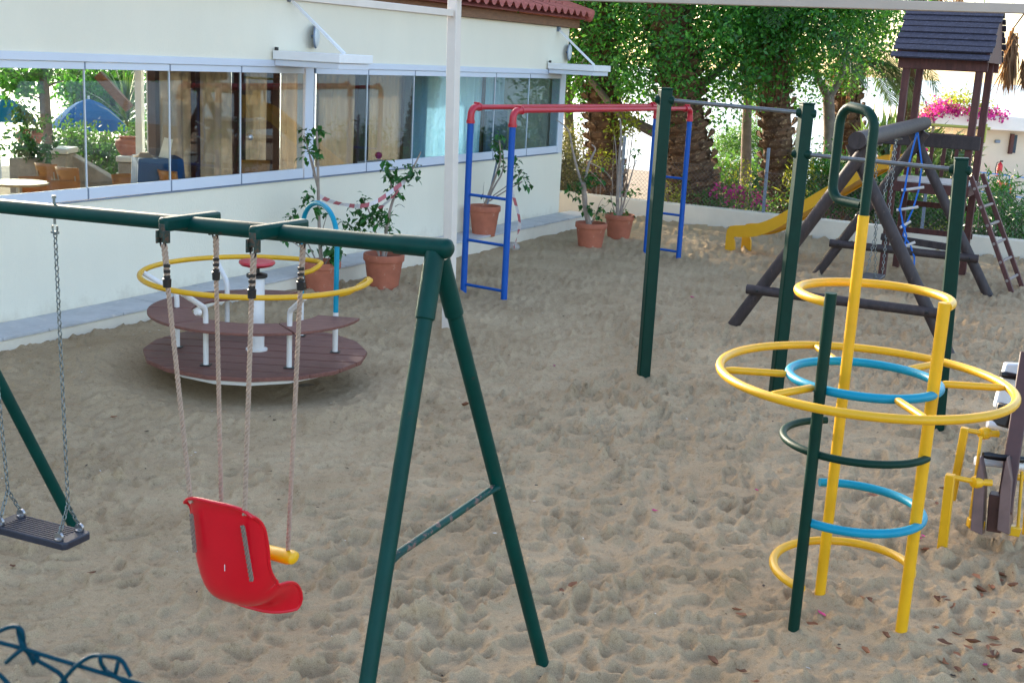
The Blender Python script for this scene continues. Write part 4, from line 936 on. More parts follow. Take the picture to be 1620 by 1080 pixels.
for (a, b, dy) in (((1506, 754), (1546, 762), -.1), ((1528, 680), (1558, 685), .25)):
    build('peg_arm', MB().tube([SP(*a, dy), SP(*b, dy)], .015, 10), M['yellow'], ssw); c = SP(*b, dy)
    build('knob', MB().lathe([(0, -.036), (.028, -.032), (.036, -.012), (.036, .012), (.028, .032), (0, .036)], c, 16, unit(V(1, .5, 0))), M['yellow'], ssw)
    build('hinge_pin', MB().tube([c, c + V(.08, .0, 0)], .02, 10), M['yellow'], ssw)
build('link_rod', MB().tube([SP(1552, 690, .1), SP(1534, 826, .0)], .0095, 8), M['yellow'], ssw)
build('foot_rest', MB().beam(SP(1531, 826), SP(1556, 829), .06, .055), M['yellow'], ssw, bevel=.008)
build('foot_rest', MB().beam(SP(1592, 836), SP(1612, 840), .06, .055), M['yellow'], ssw, bevel=.008)
build('link_rod', MB().tube([SP(1617, 745, .05), SP(1610, 838)], .0095, 8), M['yellow'], ssw)
build('yellow_post', MB().beam(SP(1632, 745, .2), SP(1622, 860, .2), .045, .045), M['yellow'], ssw, bevel=.006)
build('hinge_pin', MB().tube([SP(1596, 752, .1), SP(1622, 756, .1)], .02, 10), M['yellow'], ssw)
def bolt(par, p): return build('bolt', MB().lathe([(0, .01), (.012, .008), (.014, 0)], p, 10, V(0, -1, .1)), M['black'], par)
w = MB().beam(SP(1588, 812, -.05), SP(1626, 560, .35), .085, .10); bm_ = build('beam', w, M['seatbrown'], ssw, bevel=.008)
for (x0, x1) in ((1537, 1553), (1579, 1596)):
    P_ = [(x0 + 14, 722), (x1 - 2, 730), (x1 + 4, 760), (x1, 846), (x0 + 8, 842), (x0 - 2, 838), (x0 + 4, 770)]
    f_ = [SP(x, y, -.12) for x, y in P_]; b_ = [SP(x + 6, y - 4, .08) for x, y in P_]; k = len(P_)
    build('side_plate', MB().add(f_ + b_, [tuple(range(k - 1, -1, -1)), tuple(range(k, 2 * k))] + [(i, (i + 1) % k, k + (i + 1) % k, k + i) for i in range(k)]), M['mauve'], ssw, smooth=False, bevel=.008)
build('core_block', MB().beam(SP(1573, 838, -.03), SP(1578, 780, -.03), .08, .08), M['seatbrown'], ssw, bevel=.006)
for (a, b, dy, r_) in (((1543, 728), (1618, 736), .1, .026), ((1562, 670), (1632, 684), .3, .022)):
    build('cross_tube', MB().tube([SP(*a, dy), SP(*b, dy)], r_, 14), M['white'], ssw)
for (a, b, dy) in (((1555, 719), (1630, 728), .06), ((1583, 592), (1640, 602), .38)):
    build('hand_grip', MB().tube([SP(*a, dy), SP(a[0] + 8, a[1] + 1, dy), SP(a[0] + 24, a[1] + 4, dy), SP(*b, dy)], [.016, .022, .02, .02], 12), M['black'], ssw)
w = MB(); a = [SP(1592, 575, .45), SP(1640, 577, .45), SP(1628, 645, .40), SP(1574, 645, .40)]
w.add(a + [p + V(0, .05, 0) for p in a], [(0, 3, 2, 1), (4, 5, 6, 7), (0, 1, 5, 4), (1, 2, 6, 5), (2, 3, 7, 6), (3, 0, 4, 7)]); build('seat_back', w, M['white'], ssw, smooth=False, bevel=.01)
build('seat_pad', MB().beam(SP(1598, 640, .32), SP(1588, 675, .30), .10, .12), M['black'], ssw, bevel=.012)

# --- log swing frame
lA = V(3.241, 11.981, 0); lyaw = .442; lb = V(math.sin(lyaw), math.cos(lyaw), 0); lq = V(lb[1], -lb[0], 0); lL, lh, lw = 3.885, 1.967, 1.075; lB = lA + lb * lL
lsf = thing('log_swing_frame', 'dark round log swing frame standing between the pull up bars and the play tower', 'swing frame', (lA + lB) / 2)
beam_a, beam_b = lA - lb * .16 + V(0, 0, lh + .02), lB + lb * .42 + V(0, 0, lh + .07)
build('log_beam', MB().tube([beam_a, beam_b], .085, 18), M['log'], lsf)
legs = {}
for nm_, c in (('near', lA), ('far', lB)):
    for s_ in (-1, 1):
        ft = foot(c + lq * s_ * lw, .18, .03); tp = c + V(0, 0, lh - .02) - lq * s_ * .09 + lb * s_ * .04; d = unit(ft - tp); build('log_leg', MB().tube([tp, ft + d * .25], .062, 14), M['log'], lsf); legs[nm_, s_] = (tp, ft)
    z = .42 if nm_ == 'near' else .46
    a = [legs[nm_, s_][0] + (legs[nm_, s_][1] - legs[nm_, s_][0]) * ((legs[nm_, s_][0][2] - z) / legs[nm_, s_][0][2]) for s_ in (-1, 1)]
    d = unit(a[1] - a[0]); off = -lb * .06
    build('cross_log', MB().tube([a[0] - d * .12 + off, a[1] + d * .1 + off], .05, 12), M['log'], lsf)
    for p in a: build('bolt_head', MB().lathe([(0, .01), (.014, .008), (.016, 0)], p + off - lb * .05, 10, -lb), M['black'], lsf)
def lbeam_at(px):
    ts = np.linspace(0, 1, 2000); xs = np.array([PX(beam_a + (beam_b - beam_a) * t)[0] for t in ts]); return beam_a + (beam_b - beam_a) * ts[int(np.argmin(np.abs(xs - px)))]
lsw = thing('chain_swing', 'dark plank swing seat hanging on chains from the log frame', 'swing', lbeam_at(1400) * V(1, 1, 0) + V(0, 0, .4))
sa, sbp = lbeam_at(1388), lbeam_at(1420); zz = .42
sc2 = (sa + sbp) / 2 * V(1, 1, 0) + V(0, 0, zz)
build('seat', MB().box(sc2, (.22, .58, .035), (lq, lb, V(0, 0, 1))), M['rubber'], lsw, bevel=.008)
for s_ in (-1, 1):
    tp = (sa if s_ < 0 else sbp) - V(0, 0, .09); ec = sc2 + lb * s_ * .23
    w = MB()
    for q_ in (-1, 1): chain_mb(tp + lq * q_ * .0, ec + lq * q_ * .085 + V(0, 0, .03), wire=.0042, ln=.045, wd=.014, w=w, seg=7)
    co = build('chain', w, M['chain'], lsw)
    w = MB().tube([tp + lq * .06 + V(0, 0, .0), tp - lq * .06], .012, 8); w.tube([tp + V(0, 0, .1), tp - V(0, 0, .02)], .01, 8); build('swivel', w, M['steel'], co)
# blue rope ladder
ra = lbeam_at(1452) - V(0, 0, .08); rpl = thing('rope_ladder', 'blue rope ladder with pale rungs tangled below the log frame', 'rope ladder', ra * V(1, 1, 0))
zs_ = [ra[2], 1.55, 1.25, 1.0, .80, .66, .55, .40, .26]
xsw = [(0, 0), (-.05, .10), (-.06, .10), (-.09, .06), (-.03, .0), (.03, -.02), (.02, .08), (.06, .15), (.03, .16)]
for k in range(2):
    pts = [ra * V(1, 1, 0) + lq * (x[k] if k else x[0]) + lb * .05 * k + V(0, 0, z) for x, z in zip(xsw, zs_)]
    pts = [np.array(Vector(pts[max(0, i - 1)]).lerp(Vector(pts[i]), 1)) for i in range(len(pts))]
    build('rope', MB().tube(pts, .0115, 8), M['bluerope'], rpl)
for i in (2, 3, 4, 6):
    a = ra * V(1, 1, 0) + lq * xsw[i][0] + V(0, 0, zs_[i] - .02); b = ra * V(1, 1, 0) + lq * (xsw[i][1] + .02) + lb * .05 + V(0, 0, zs_[i] + .02); d = unit(b - a)
    build('rung', MB().tube([a - d * .04, b + d * .04], .018, 8), M['rung'], rpl); build('knot', MB().lathe([(0, -.03), (.026, -.01), (.026, .01), (0, .03)], a, 10), M['bluerope'], rpl)

# --- play tower
tn, tu, TW, TD = -3.03, 16.5, .88, .95
twr = thing('play_tower', 'brown timber play tower with a dark slatted gable roof, yellow slide and side ladder', 'play tower', B(tn + TW / 2, tu + TD / 2, 0))
def T(a, b, z): return B(tn + a, tu + b, z)
for a, b in ((0, 0), (TW, 0), (0, TD), (TW, TD)):
    foot(T(a, b, 0), .2, .02); build('tower_post', MB().box(T(a, b, 1.3), (.088, .088, 3.1), AX), M['post'], twr, bevel=.008)
ez, rzz = 2.84, 3.52; oh = .13; n0, n1 = -.15, TW + .14; e0, er, e1 = -.26, TD / 2, TD + .26
NSL = 9
for side in (0, 1):
    for k in range(NSL):
        t0 = k / NSL; t1 = (k + random.uniform(.86, .93)) / NSL
        ea = e0 if side == 0 else e1
        def sp(t, a): return T(a, ea + (er - ea) * t, ez + (rzz - ez) * t)
        p = (sp(t0, (n0 + n1) / 2) + sp(t1, (n0 + n1) / 2)) / 2; run = sp(t1, 0) - sp(t0, 0); sl_ = unit(run); nr = unit(np.cross(N, sl_)); nr = nr if nr[2] > 0 else -nr
        sl2 = unit(sl_ - nr * random.uniform(.08, .16) + N * random.uniform(-.006, .006)); nr2 = unit(np.cross(N, sl2)); nr2 = nr2 if nr2[2] > 0 else -nr2
        dz = random.uniform(-.006, .006); L = (n1 - n0) + random.uniform(-.03, .03); sh = 0.0
        if k == 0: sh = -.05
        if k == 0 and side == 0: p = p - V(0, 0, .012)
        build('roof_slat', MB().box(p + nr2 * (.016 + dz) + N * sh * .3, (L, np.linalg.norm(run) * 1.03, .022), (N, sl2, nr2)), M['slat'], twr, bevel=.003)
for a in (n0 + .05, n1 - .05):
    w = MB(); w.add([T(a - .02, e0 + .03, ez - .02), T(a - .02, e1 - .03, ez - .02), T(a - .02, er, rzz - .02), T(a + .02, e0 + .03, ez - .02), T(a + .02, e1 - .03, ez - .02), T(a + .02, er, rzz - .02)], [(0, 2, 1), (3, 4, 5), (0, 1, 4, 3), (1, 2, 5, 4), (2, 0, 3, 5)])
    build('gable_board', w, M['post'], twr, smooth=False)
for b in (0, TD):
    build('eave_beam', MB().box(T(TW / 2, b - (.05 if b == 0 else -.05), 2.77), (TW + .2, .04, .13), AX), M['post'], twr, bevel=.004)
zpf = 1.30
for k in range(9): build('floor_board', MB().box(T(TW / 2, .03 + (TD - .06) * (k + .5) / 9, zpf - .012), (TW + .06, (TD - .06) / 9 - .008, .024), AX), M['rung'], twr, bevel=.003)
for b in (-.055, TD + .055): build('floor_beam', MB().box(T(TW / 2, b, zpf - .08), (TW + .1, .022, .13), AX), M['post'], twr, bevel=.004)
for a in (-.055, TW + .055): build('floor_beam', MB().box(T(a, TD / 2, zpf - .08), (.022, TD + .08, .13), AX), M['post'], twr, bevel=.004)
build('front_rail', MB().box(T(TW / 2 - .08, -.06, 1.83), (TW + .42, .035, .17), AX), M['log'], twr, bevel=.008)
for k in range(5): build('railing_slat', MB().box(T(.12 + k * .16, TD + .02, zpf + .27), (.05, .02, .52), AX), M['post'], twr, bevel=.003)
build('back_rail', MB().box(T(TW / 2, TD + .045, 1.84), (TW + .1, .025, .09), AX), M['post'], twr, bevel=.004)
myb = mat('yellow_green_rail', (.52, .50, .10), .5, var=.08)
build('yellow_rail', MB().tube([T(-.02, TD + .06, 1.99), T(TW + .1, TD + .06, 1.99)], .02, 10), myb, twr)
build('rail_bracket', MB().box(T(TW + .055, TD, 1.93), (.02, .06, .24), AX), myb, twr, bevel=.004)
for z in (.55, .92): build('cross_board', MB().box(T(TW / 2, TD + .05, z), (TW + .12, .022, .075), AX), M['post'], twr, bevel=.004)
build('lower_beam', MB().beam(T(-.06, -.055, .55), T(TW + .08, -.055, .50), .05, .09), M['log'], twr, bevel=.012)
build('post_bolt', MB().lathe([(0, .012), (.026, .01), (.03, 0)], T(TW, -.046, 1.52), 14, -U), M['steel'], twr)
# ladder on the right
la, lb2 = foot(G(1602, 466), .15, .02), foot(G(1618, 456), .15, .02); up1 = T(TW + .06, .02, 1.42); up2 = up1 + (lb2 - la) * V(1, 1, 0)
for p, q in ((la, up1), (lb2, up2)): d = unit(q - p); build('ladder_rail', MB().beam(p - d * .2, q, .055, .085, upv=U), M['post'], twr, bevel=.006)
for k in range(6):
    t = .12 + k * .155; a = la + (up1 - la) * t; b = lb2 + (up2 - lb2) * t; d = unit(b - a); build('ladder_rung', MB().tube([a - d * .05, b + d * .05], .019, 10), M['ladderrung'], twr)
# slide
sF = V(*G(1139, 394)[:2], 0); sF2 = V(*G(1171, 391)[:2], 0); foot(sF, .25, .02)
top0 = T(-.04, .22, zpf + .01); sdir = unit((sF - top0) * V(1, 1, 0)); swd = unit(np.cross(V(0, 0, 1), sdir)); swd = swd if swd @ U > 0 else -swd; SW_ = .42
Ltot = np.linalg.norm((sF - top0)[:2])
prf = [(0, 1.46), (Ltot * .08, 1.43), (Ltot * .16, 1.31), (Ltot * .25, 1.14), (Ltot * .45, .79), (Ltot * .62, .49), (Ltot * .70, .37), (Ltot * .77, .295), (Ltot * .84, .262), (Ltot * .92, .25)]
def sres(pr, n_=28):
    pr = np.array(pr); s_ = np.r_[0, np.cumsum(np.hypot(*np.diff(pr, axis=0).T))]; q = np.linspace(0, s_[-1], n_); return np.stack([np.interp(q, s_, pr[:, 0]), np.interp(q, s_, pr[:, 1])], 1)
def smooth_path(pr, it=3):
    pr = [np.array(p) for p in pr]
    for _ in range(it):
        o_ = [pr[0]]
        for a, b in zip(pr[:-1], pr[1:]): o_ += [a * .75 + b * .25, a * .25 + b * .75]
        pr = o_ + [pr[-1]]
    return pr
bed = sres(smooth_path(prf), 30); end_r = .10
def sl(x, z, s_): return top0 * V(1, 1, 0) + sdir * x + swd * s_ + V(0, 0, z)
rows = []
for x, z in bed:
    rows.append([sl(x, z, SW_ * s_) for s_ in (0, .06, .12, .5, .88, .94, 1)]); 
build('slide_bed', MB().grid(rows), M['slide'], twr, solid=.012)
side = [(x, z + .15 - .04 * min(1, max(0, (x - .8 * Ltot) / (.2 * Ltot)))) for x, z in bed]
tip = side[-1]; curve = [(tip[0] + .10 * math.sin(t), tip[1] - .11 * (1 - math.cos(t))) for t in np.linspace(.3, PI / 2, 6)]
for s_ in (-.035, SW_ + .0):
    outer = side + curve + [(tip[0] + .10, -.15)]; inner = [(x, z - .035) for x, z in bed] + [(tip[0] - .03, tip[1] - .20), (tip[0] - .055, tip[1] - .26), (tip[0] - .06, -.15)]
    k = min(len(outer), len(inner)); o2 = sres(outer, 44); i2 = sres(inner, 44); w = MB()
    for d_ in (0, .035): 
        w.grid([[sl(*p, s_ + d_) for p in o2], [sl(*p, s_ + d_) for p in i2]])
    w.grid([[sl(*p, s_) for p in o2], [sl(*p, s_ + .035) for p in o2]]); w.grid([[sl(*p, s_) for p in i2], [sl(*p, s_ + .035) for p in i2]])
    build('slide_side', w, M['slide'], twr)
build('slide_top_panel', MB().box(T(-.06, .2, zpf + .30), (.03, .5, .50), AX), M['slide'], twr, bevel=.01)

# --- tall beige pole and beams
P0 = foot(G(709, 524), .15, .02); pz = 3.16; tp = atY(719, 0, P0[1] - .0)
shd = thing('shade_frame', 'tall beige post carrying a long horizontal beam above the playground', 'shade frame', P0 * V(1, 1, 0))
ptop = V(tp[0], tp[1], 3.12)
pa_ = unit(ptop - P0); build('post', MB().box((P0 + ptop) / 2 - pa_ * .12, (.096, .096, np.linalg.norm(ptop - P0) + .24), (unit(N - pa_ * (N @ pa_)), np.cross(pa_, unit(N - pa_ * (N @ pa_))), pa_)), M['pole'], shd, bevel=.006)
bz = 3.085
build('beam', MB().box(V(ptop[0], ptop[1], bz + .04) + N * 3.9, (7.9, .09, .07), AX), M['beam'], shd, bevel=.006)
build('side_beam', MB().box(V(ptop[0], ptop[1], 2.948) - U * 3.76, (.07, 7.4, .06), AX), M['pole'], shd, bevel=.005)
build('post', MB().box(V(ptop[0], ptop[1], 1.5) + N * 7.6, (.118, .118, 3.2), AX), M['pole'], shd, bevel=.006)
build('post', MB().box(V(ptop[0], ptop[1], 1.35) - U * 7.35, (.118, .118, 3.2), AX), M['pole'], shd, bevel=.006)

# --- potted plants
def sprig(w, c, n_, L, spread, droop=.5):
    for _ in range(n_):
        a = random.uniform(0, 2 * PI); e = random.uniform(-.9, .7) - droop * .5; d = V(math.cos(a) * math.cos(e), math.sin(a) * math.cos(e), math.sin(e)); b0 = c + rng.normal(0, spread, 3); l_ = L * random.uniform(.6, 1.25)
        sd_ = unit(np.cross(d, V(0, 0, 1) + rng.normal(0, .3, 3))); nn_ = np.cross(sd_, d); wd = l_ * .27; tipd = unit(d - V(0, 0, droop * .8))
        m1 = b0 + d * l_ * .5; tp_ = m1 + tipd * l_ * .5
        w.add([b0, m1 + sd_ * wd + nn_ * wd * .3, tp_, m1 - sd_ * wd + nn_ * wd * .3, m1], [(0, 4, 1), (1, 4, 2), (2, 4, 3), (3, 4, 0)])
def potted(name_px, base, rim_w, h_, lab, stems, clusters, leafL=.085, nleaf=13, z0=0.0, seed=1, extra=None):
    random.seed(seed); Y = base[1]; r_ = rim_w / FPX * Y / 2; t = thing('potted_shrub', lab, 'potted plant', base, 'potted shrubs in terracotta pots')
    build('pot', MB().lathe([(r_ * .70, -.03), (r_ * .72, 0), (r_ * .90, h_ * .74), (r_ * .93, h_ * .80), (r_ * .985, h_ * .81), (r_, h_ * .84), (r_, h_ * .97), (r_ * .985, h_), (r_ * .90, h_), (r_ * .88, h_ * .86), (r_ * .8, h_ * .80)], base, 40), M['terracotta'], t)
    build('soil', MB().lathe([(0, h_ * .86), (r_ * .5, h_ * .87), (r_ * .885, h_ * .855)], base, 24), M['soil'], t)
    for (pts, ra, rb) in stems:
        dy = random.uniform(-.05, .05); k = len(pts); P_ = []
        for i, (x, y) in enumerate(pts):
            f_ = i / (k - 1); P_.append(atY(x, y, Y + dy * 6 * f_ * (1 if k > 2 else .5)))
        P_ = [np.array(p) for p in smooth_path(P_, 2)]; build('stem', MB().tube(P_, [ra + (rb - ra) * i / (len(P_) - 1) for i in range(len(P_))], 8), M['stem'], t)
    w = MB()
    for (x, y, s_) in clusters: sprig(w, atY(x, y, Y + random.uniform(-.18, .18)), int(nleaf * s_), leafL * 1.2, .035 * s_ ** .5, .6)
    build('foliage', w, M['leaf_pot'], t, smooth=False); return t
b1 = G(508, 465); b2 = G(606, 457); b3 = G(765, 369, .2); b4 = G(933, 393); b5 = G(978, 379)
for b_ in (b1, b2, b4, b5): foot(b_, .35, .02)
potted('a', b1, 62, .36, 'terracotta pot with a tall thin shrub behind the light blue arch', [(((508, 418), (504, 340), (503, 260), (501, 208)), .022, .010), (((504, 305), (496, 262), (488, 240), (481, 214)), .012, .005), (((503, 300), (494, 265), (489, 246)), .009, .004),
    (((500, 420), (478, 392), (452, 377)), .009, .003), (((514, 418), (525, 400), (530, 392)), .008, .003), (((503, 418), (487, 385), (470, 350), (458, 342)), .009, .003), (((510, 416), (508, 372), (517, 340)), .009, .003)],
    [(501, 205, .9), (505, 212, .7), (480, 211, .8), (484, 216, .5), (497, 228, .6), (492, 240, .8), (480, 246, .8), (499, 244, .4), (488, 304, .7), (485, 314, .7), (493, 322, .8), (500, 331, .6), (470, 334, .6), (456, 341, .5), (512, 338, .6), (446, 375, .5), (451, 379, .4), (520, 392, .9), (529, 388, .9), (534, 398, .7), (525, 402, .7), (515, 403, .5), (495, 390, .3)], seed=3)
potted('b', b2, 66, .40, 'terracotta pot with a bushy shrub and one long leaning branch', [(((606, 408), (612, 355), (622, 312), (640, 284), (656, 262), (666, 240)), .020, .007), (((620, 315), (619, 292), (615, 274)), .010, .005), (((600, 408), (594, 360), (580, 325), (572, 312)), .012, .004), (((602, 408), (585, 372), (560, 362), (547, 350)), .010, .004), (((610, 408), (617, 375), (616, 352)), .010, .004), (((608, 408), (596, 375), (590, 345)), .010, .004), (((625, 327), (632, 322), (640, 328)), .004, .002)],
    [(616, 262, 1.3), (612, 270, .9), (621, 275, .8), (617, 280, .6), (648, 264, 1.0), (652, 272, .8), (643, 280, .9), (638, 286, .8), (660, 274, .4), (660, 284, .3), (618, 297, .8), (625, 302, .6), (630, 308, .4), (575, 318, .8), (568, 325, .7), (560, 330, .5), (577, 312, .5), (546, 346, .6), (549, 355, .6), (548, 364, .5), (572, 342, 1.0), (580, 350, 1.0), (569, 357, .9), (590, 340, 1.0), (597, 350, 1.1), (602, 338, .9), (608, 345, 1.0), (612, 356, 1.0), (618, 362, .9), (585, 365, .7), (566, 367, .6), (614, 341, .7), (620, 372, .5), (595, 328, .5)], seed=5)
pc = potted('c', b3, 51, .385, 'terracotta pot standing on the stone step behind the near blue ladder', [(((768, 322), (776, 300), (787, 272), (793, 250), (790, 222)), .020, .009), (((770, 322), (781, 296), (798, 270), (795, 235)), .016, .007), (((774, 318), (800, 302), (826, 287)), .012, .005), (((780, 310), (808, 290), (822, 274), (828, 268)), .009, .003), (((766, 322), (764, 305), (766, 288)), .005, .002)],
    [(790, 214, 1.2), (784, 226, 1.1), (792, 231, 1.0), (786, 238, 1.0), (793, 245, .8), (787, 249, .7), (812, 262, .9), (816, 252, .6), (818, 268, .6), (829, 284, 1.3), (822, 290, .7), (835, 292, .6), (798, 262, .5), (794, 270, .4), (764, 309, .3), (814, 276, .4)], seed=8)
build('support_stake', MB().tube([atY(771, 323, b3[1]), atY(787, 252, b3[1] - .05)], .014, 8), M['fencepost'], pc)
potted('d', b4, 51, .37, 'nearly bare forked shrub in a pot, front one of the far pair', [(((932, 356), (926, 330), (924, 302), (923, 290)), .040, .034), (((923, 296), (914, 272), (905, 235), (901, 207), (890, 196), (880, 190)), .022, .004), (((924, 296), (930, 262), (939, 243), (943, 235), (936, 229)), .022, .008), (((934, 258), (955, 268), (968, 283), (970, 297)), .008, .004), (((936, 352), (944, 335), (950, 318), (956, 312)), .007, .002), (((930, 268), (950, 285), (958, 300)), .006, .003), (((938, 350), (953, 330), (964, 322)), .005, .002)],
    [(912, 290, .9), (916, 300, .8), (914, 312, .6), (902, 297, .5), (901, 304, .4), (926, 288, .8), (932, 280, .8), (940, 276, .7), (945, 283, .7), (951, 288, .5), (935, 288, .6), (925, 296, .5), (927, 331, .6), (933, 325, .5), (938, 335, .5), (949, 330, .6), (954, 333, .5), (944, 344, .5), (921, 329, .4), (955, 268, .2)], leafL=.09, seed=13)
potted('e', b5, 47, .385, 'several thin bare stems in a pot, rear one of the far pair', [(((977, 346), (977, 300), (980, 250), (983, 212), (981, 188)), .030, .010), (((980, 346), (984, 318), (982, 290), (983, 268)), .018, .006), (((981, 346), (992, 300), (1002, 268), (1006, 243)), .016, .005), (((985, 276), (994, 268), (999, 262)), .012, .004), (((976, 346), (968, 322), (966, 305)), .010, .004), (((979, 345), (975, 240), (972, 215)), .012, .005), (((982, 345), (990, 325), (1000, 308)), .008, .003), (((1002, 268), (1010, 245), (1018, 228)), .006, .002)],
    [(1000, 300, .8), (994, 305, .7), (1004, 305, .5), (967, 334, .4), (965, 317, .4), (986, 333, .6), (982, 338, .5), (1004, 240, .6), (1010, 236, .4), (1006, 246, .5), (994, 262, .2), (972, 322, .4), (995, 338, .4)], leafL=.08, seed=17)
random.seed(21)
# barrier tape
def tape(name, pts, lab, wd=.045, grp='red and white barrier tape'):
    P_ = [np.array(p) for p in smooth_path(pts, 3)]; s_ = np.r_[0, np.cumsum([np.linalg.norm(b - a) for a, b in zip(P_[:-1], P_[1:])])]; n_ = int(s_[-1] / .055); w = MB()
    Q = [np.array([np.interp(s_[-1] * i / n_, s_, [p[k] for p in P_]) for k in range(3)]) for i in range(n_ + 1)]
    up0 = V(0, 0, 1)
    for i in range(n_):
        a, b = Q[i], Q[i + 1]; d = unit(b - a); tw = .5 * math.sin(i * .23); u1 = unit(np.cross(np.cross(d, up0 * math.cos(tw) + V(.6, -.8, 0) * (math.sin(tw) + .25)), d)) * wd / 2
        w.add([a - u1 - d * .01, b - u1 - d * .01, b + u1 + d * .01, a + u1 + d * .01], [(0, 1, 2, 3)], (i // 2) % 2)
    o = build(name, w, [M['tapewhite'], M['tapered']], loc=P_[0], smooth=False); return tag(o, lab, 'barrier tape', grp)
tape('barrier_tape', [atY(503, 309, b1[1]), atY(520, 318, b1[1] + .2), atY(548, 325, b1[1] + .5), atY(572, 327, b2[1] - .3), atY(596, 320, b2[1] - .2), atY(618, 304, b2[1] - .1), atY(641, 286, b2[1])], 'red and white tape strung between the two nearest potted shrubs')
tape('barrier_tape', [atY(641, 286, b2[1]), atY(626, 308, b2[1] - .05), atY(612, 320, b2[1] - .05), atY(600, 330, b2[1])], 'short loose end of tape on the leaning branch', .035)
tape('barrier_tape', [atY(809, 300, b3[1] - .5), atY(815, 320, b3[1] - .5), atY(822, 345, b3[1] - .5), atY(822, 362, b3[1] - .5), G(813, 392, .03)], 'red and white tape hanging from the near blue ladder to the sand', .05)
st = build('stone', MB().lathe([(0, .07), (.06, .065), (.10, .04), (.115, 0), (.10, -.04)], G(810, 391, .02), 9), M['stone'], loc=G(810, 391, .02)); tag(st, 'dark stone at the foot of the plinth beside the hanging tape', 'stone')

# --- near fence top at the bottom left
YF = .80
nf = thing('wire_fence', 'blurred blue green wire fence top with twisted ends at the bottom left', 'fence', atY(60, 1300, YF) * V(1, 1, 0))
def F(px, py, dy=0): return atY(px, py, YF + dy)
build('top_wire', MB().tube([F(-160, 975), F(-2, 1015), F(40, 1026), F(90, 1042), F(150, 1060), F(210, 1078), F(330, 1115), F(600, 1190)], .0017, 8), M['pvcwire'], nf)
for pts in (((-60, 1060), (-20, 1010), (8, 992), (28, 989), (37, 1000), (37, 1022), (52, 1040), (80, 1055), (100, 1068), (112, 1100), (90, 1160)), ((28, 990), (30, 1004), (34, 1020), (46, 1034), (60, 1040)), ((38, 1024), (22, 1036), (10, 1047)), ((42, 1026), (48, 1038), (54, 1050)),
            ((60, 1160), (92, 1090), (100, 1074), (122, 1050), (142, 1037), (160, 1035), (158, 1045), (165, 1058), (178, 1066), (230, 1100), (300, 1170)), ((160, 1036), (178, 1038), (192, 1042), (200, 1056), (207, 1070)), ((187, 1042), (185, 1056), (182, 1066)), ((-40, 1040), (0, 1066), (12, 1080), (50, 1130))):
    build('twisted_wire', MB().tube(smooth_path([F(x, y, random.uniform(-.006, .006)) for x, y in pts], 2), .0017, 8), M['pvcwire'], nf)
w = MB()
for k in range(-6, 12):
    for s_ in (-1, 1): w.tube([F(k * 70 + 20, 1130 + k * 20), F(k * 70 + 20 + s_ * 480, 1850)], .0025, 5)
build('wire_mesh', w, M['pvcwire'], nf)

# ------------------------------------------------------------------ the sand sheet (after the feet are known, so that it can heap round them)
yr = 1 / np.linspace(1 / 2.75, 1 / 21.2, 640); tr = np.concatenate([np.linspace(-0.75, -0.50, 50), np.linspace(-0.497, 0.50, 800), np.linspace(0.505, 0.95, 90)])
SXX = yr[:, None] * tr[None]; SYY = np.repeat(yr[:, None], len(tr), 1)
sv = np.stack([SXX, SYY, sandz(SXX, SYY)], -1).reshape(-1, 3); nx = len(tr)
keep = ((U[0] * SXX + U[1] * SYY) < 19.74)
ii = np.arange(len(yr) - 1)[:, None] * nx + np.arange(nx - 1)[None]
ff = np.stack([ii, ii + 1, ii + nx + 1, ii + nx], -1)[keep[1:, 1:]].reshape(-1, 4)
ms = bpy.data.materials.new('playground_sand'); ms.use_nodes = True; nt = ms.node_tree; pb = nt.nodes['Principled BSDF']
pb.inputs['Roughness'].default_value = 0.95; pb.inputs['Specular IOR Level'].default_value = 0.15
tc = nt.nodes.new('ShaderNodeTexCoord')
def noise_(sc, det=5, ro=0.6):
    n_ = nt.nodes.new('ShaderNodeTexNoise'); n_.inputs['Scale'].default_value = sc; n_.inputs['Detail'].default_value = det; n_.inputs['Roughness'].default_value = ro
    nt.links.new(tc.outputs['Object'], n_.inputs['Vector']); return n_
n1 = noise_(1.3); n2 = noise_(260, 3); n3 = noise_(34, 6)
r1 = nt.nodes.new('ShaderNodeValToRGB'); r1.color_ramp.elements[0].position = 0.32; r1.color_ramp.elements[1].position = 0.68
r1.color_ramp.elements[0].color = (0.39, 0.280, 0.165, 1); r1.color_ramp.elements[1].color = (0.51, 0.385, 0.240, 1); nt.links.new(n1.outputs['Fac'], r1.inputs[0])
r2 = nt.nodes.new('ShaderNodeValToRGB'); r2.color_ramp.elements[0].position = 0.30; r2.color_ramp.elements[1].position = 0.62
r2.color_ramp.elements[0].color = (0.60, 0.58, 0.56, 1); r2.color_ramp.elements[1].color = (1.06, 1.05, 1.04, 1); nt.links.new(n2.outputs['Fac'], r2.inputs[0])
r3 = nt.nodes.new('ShaderNodeValToRGB'); r3.color_ramp.elements[0].position = 0.30; r3.color_ramp.elements[1].position = 0.46
r3.color_ramp.elements[0].color = (0.72, 0.69, 0.66, 1); r3.color_ramp.elements[1].color = (1, 1, 1, 1); nt.links.new(n3.outputs['Fac'], r3.inputs[0])
m1 = nt.nodes.new('ShaderNodeMix'); m1.data_type = 'RGBA'; m1.blend_type = 'MULTIPLY'; m1.inputs[0].default_value = 1
nt.links.new(r1.outputs[0], m1.inputs[6]); nt.links.new(r2.outputs[0], m1.inputs[7])
m2 = nt.nodes.new('ShaderNodeMix'); m2.data_type = 'RGBA'; m2.blend_type = 'MULTIPLY'; m2.inputs[0].default_value = 1
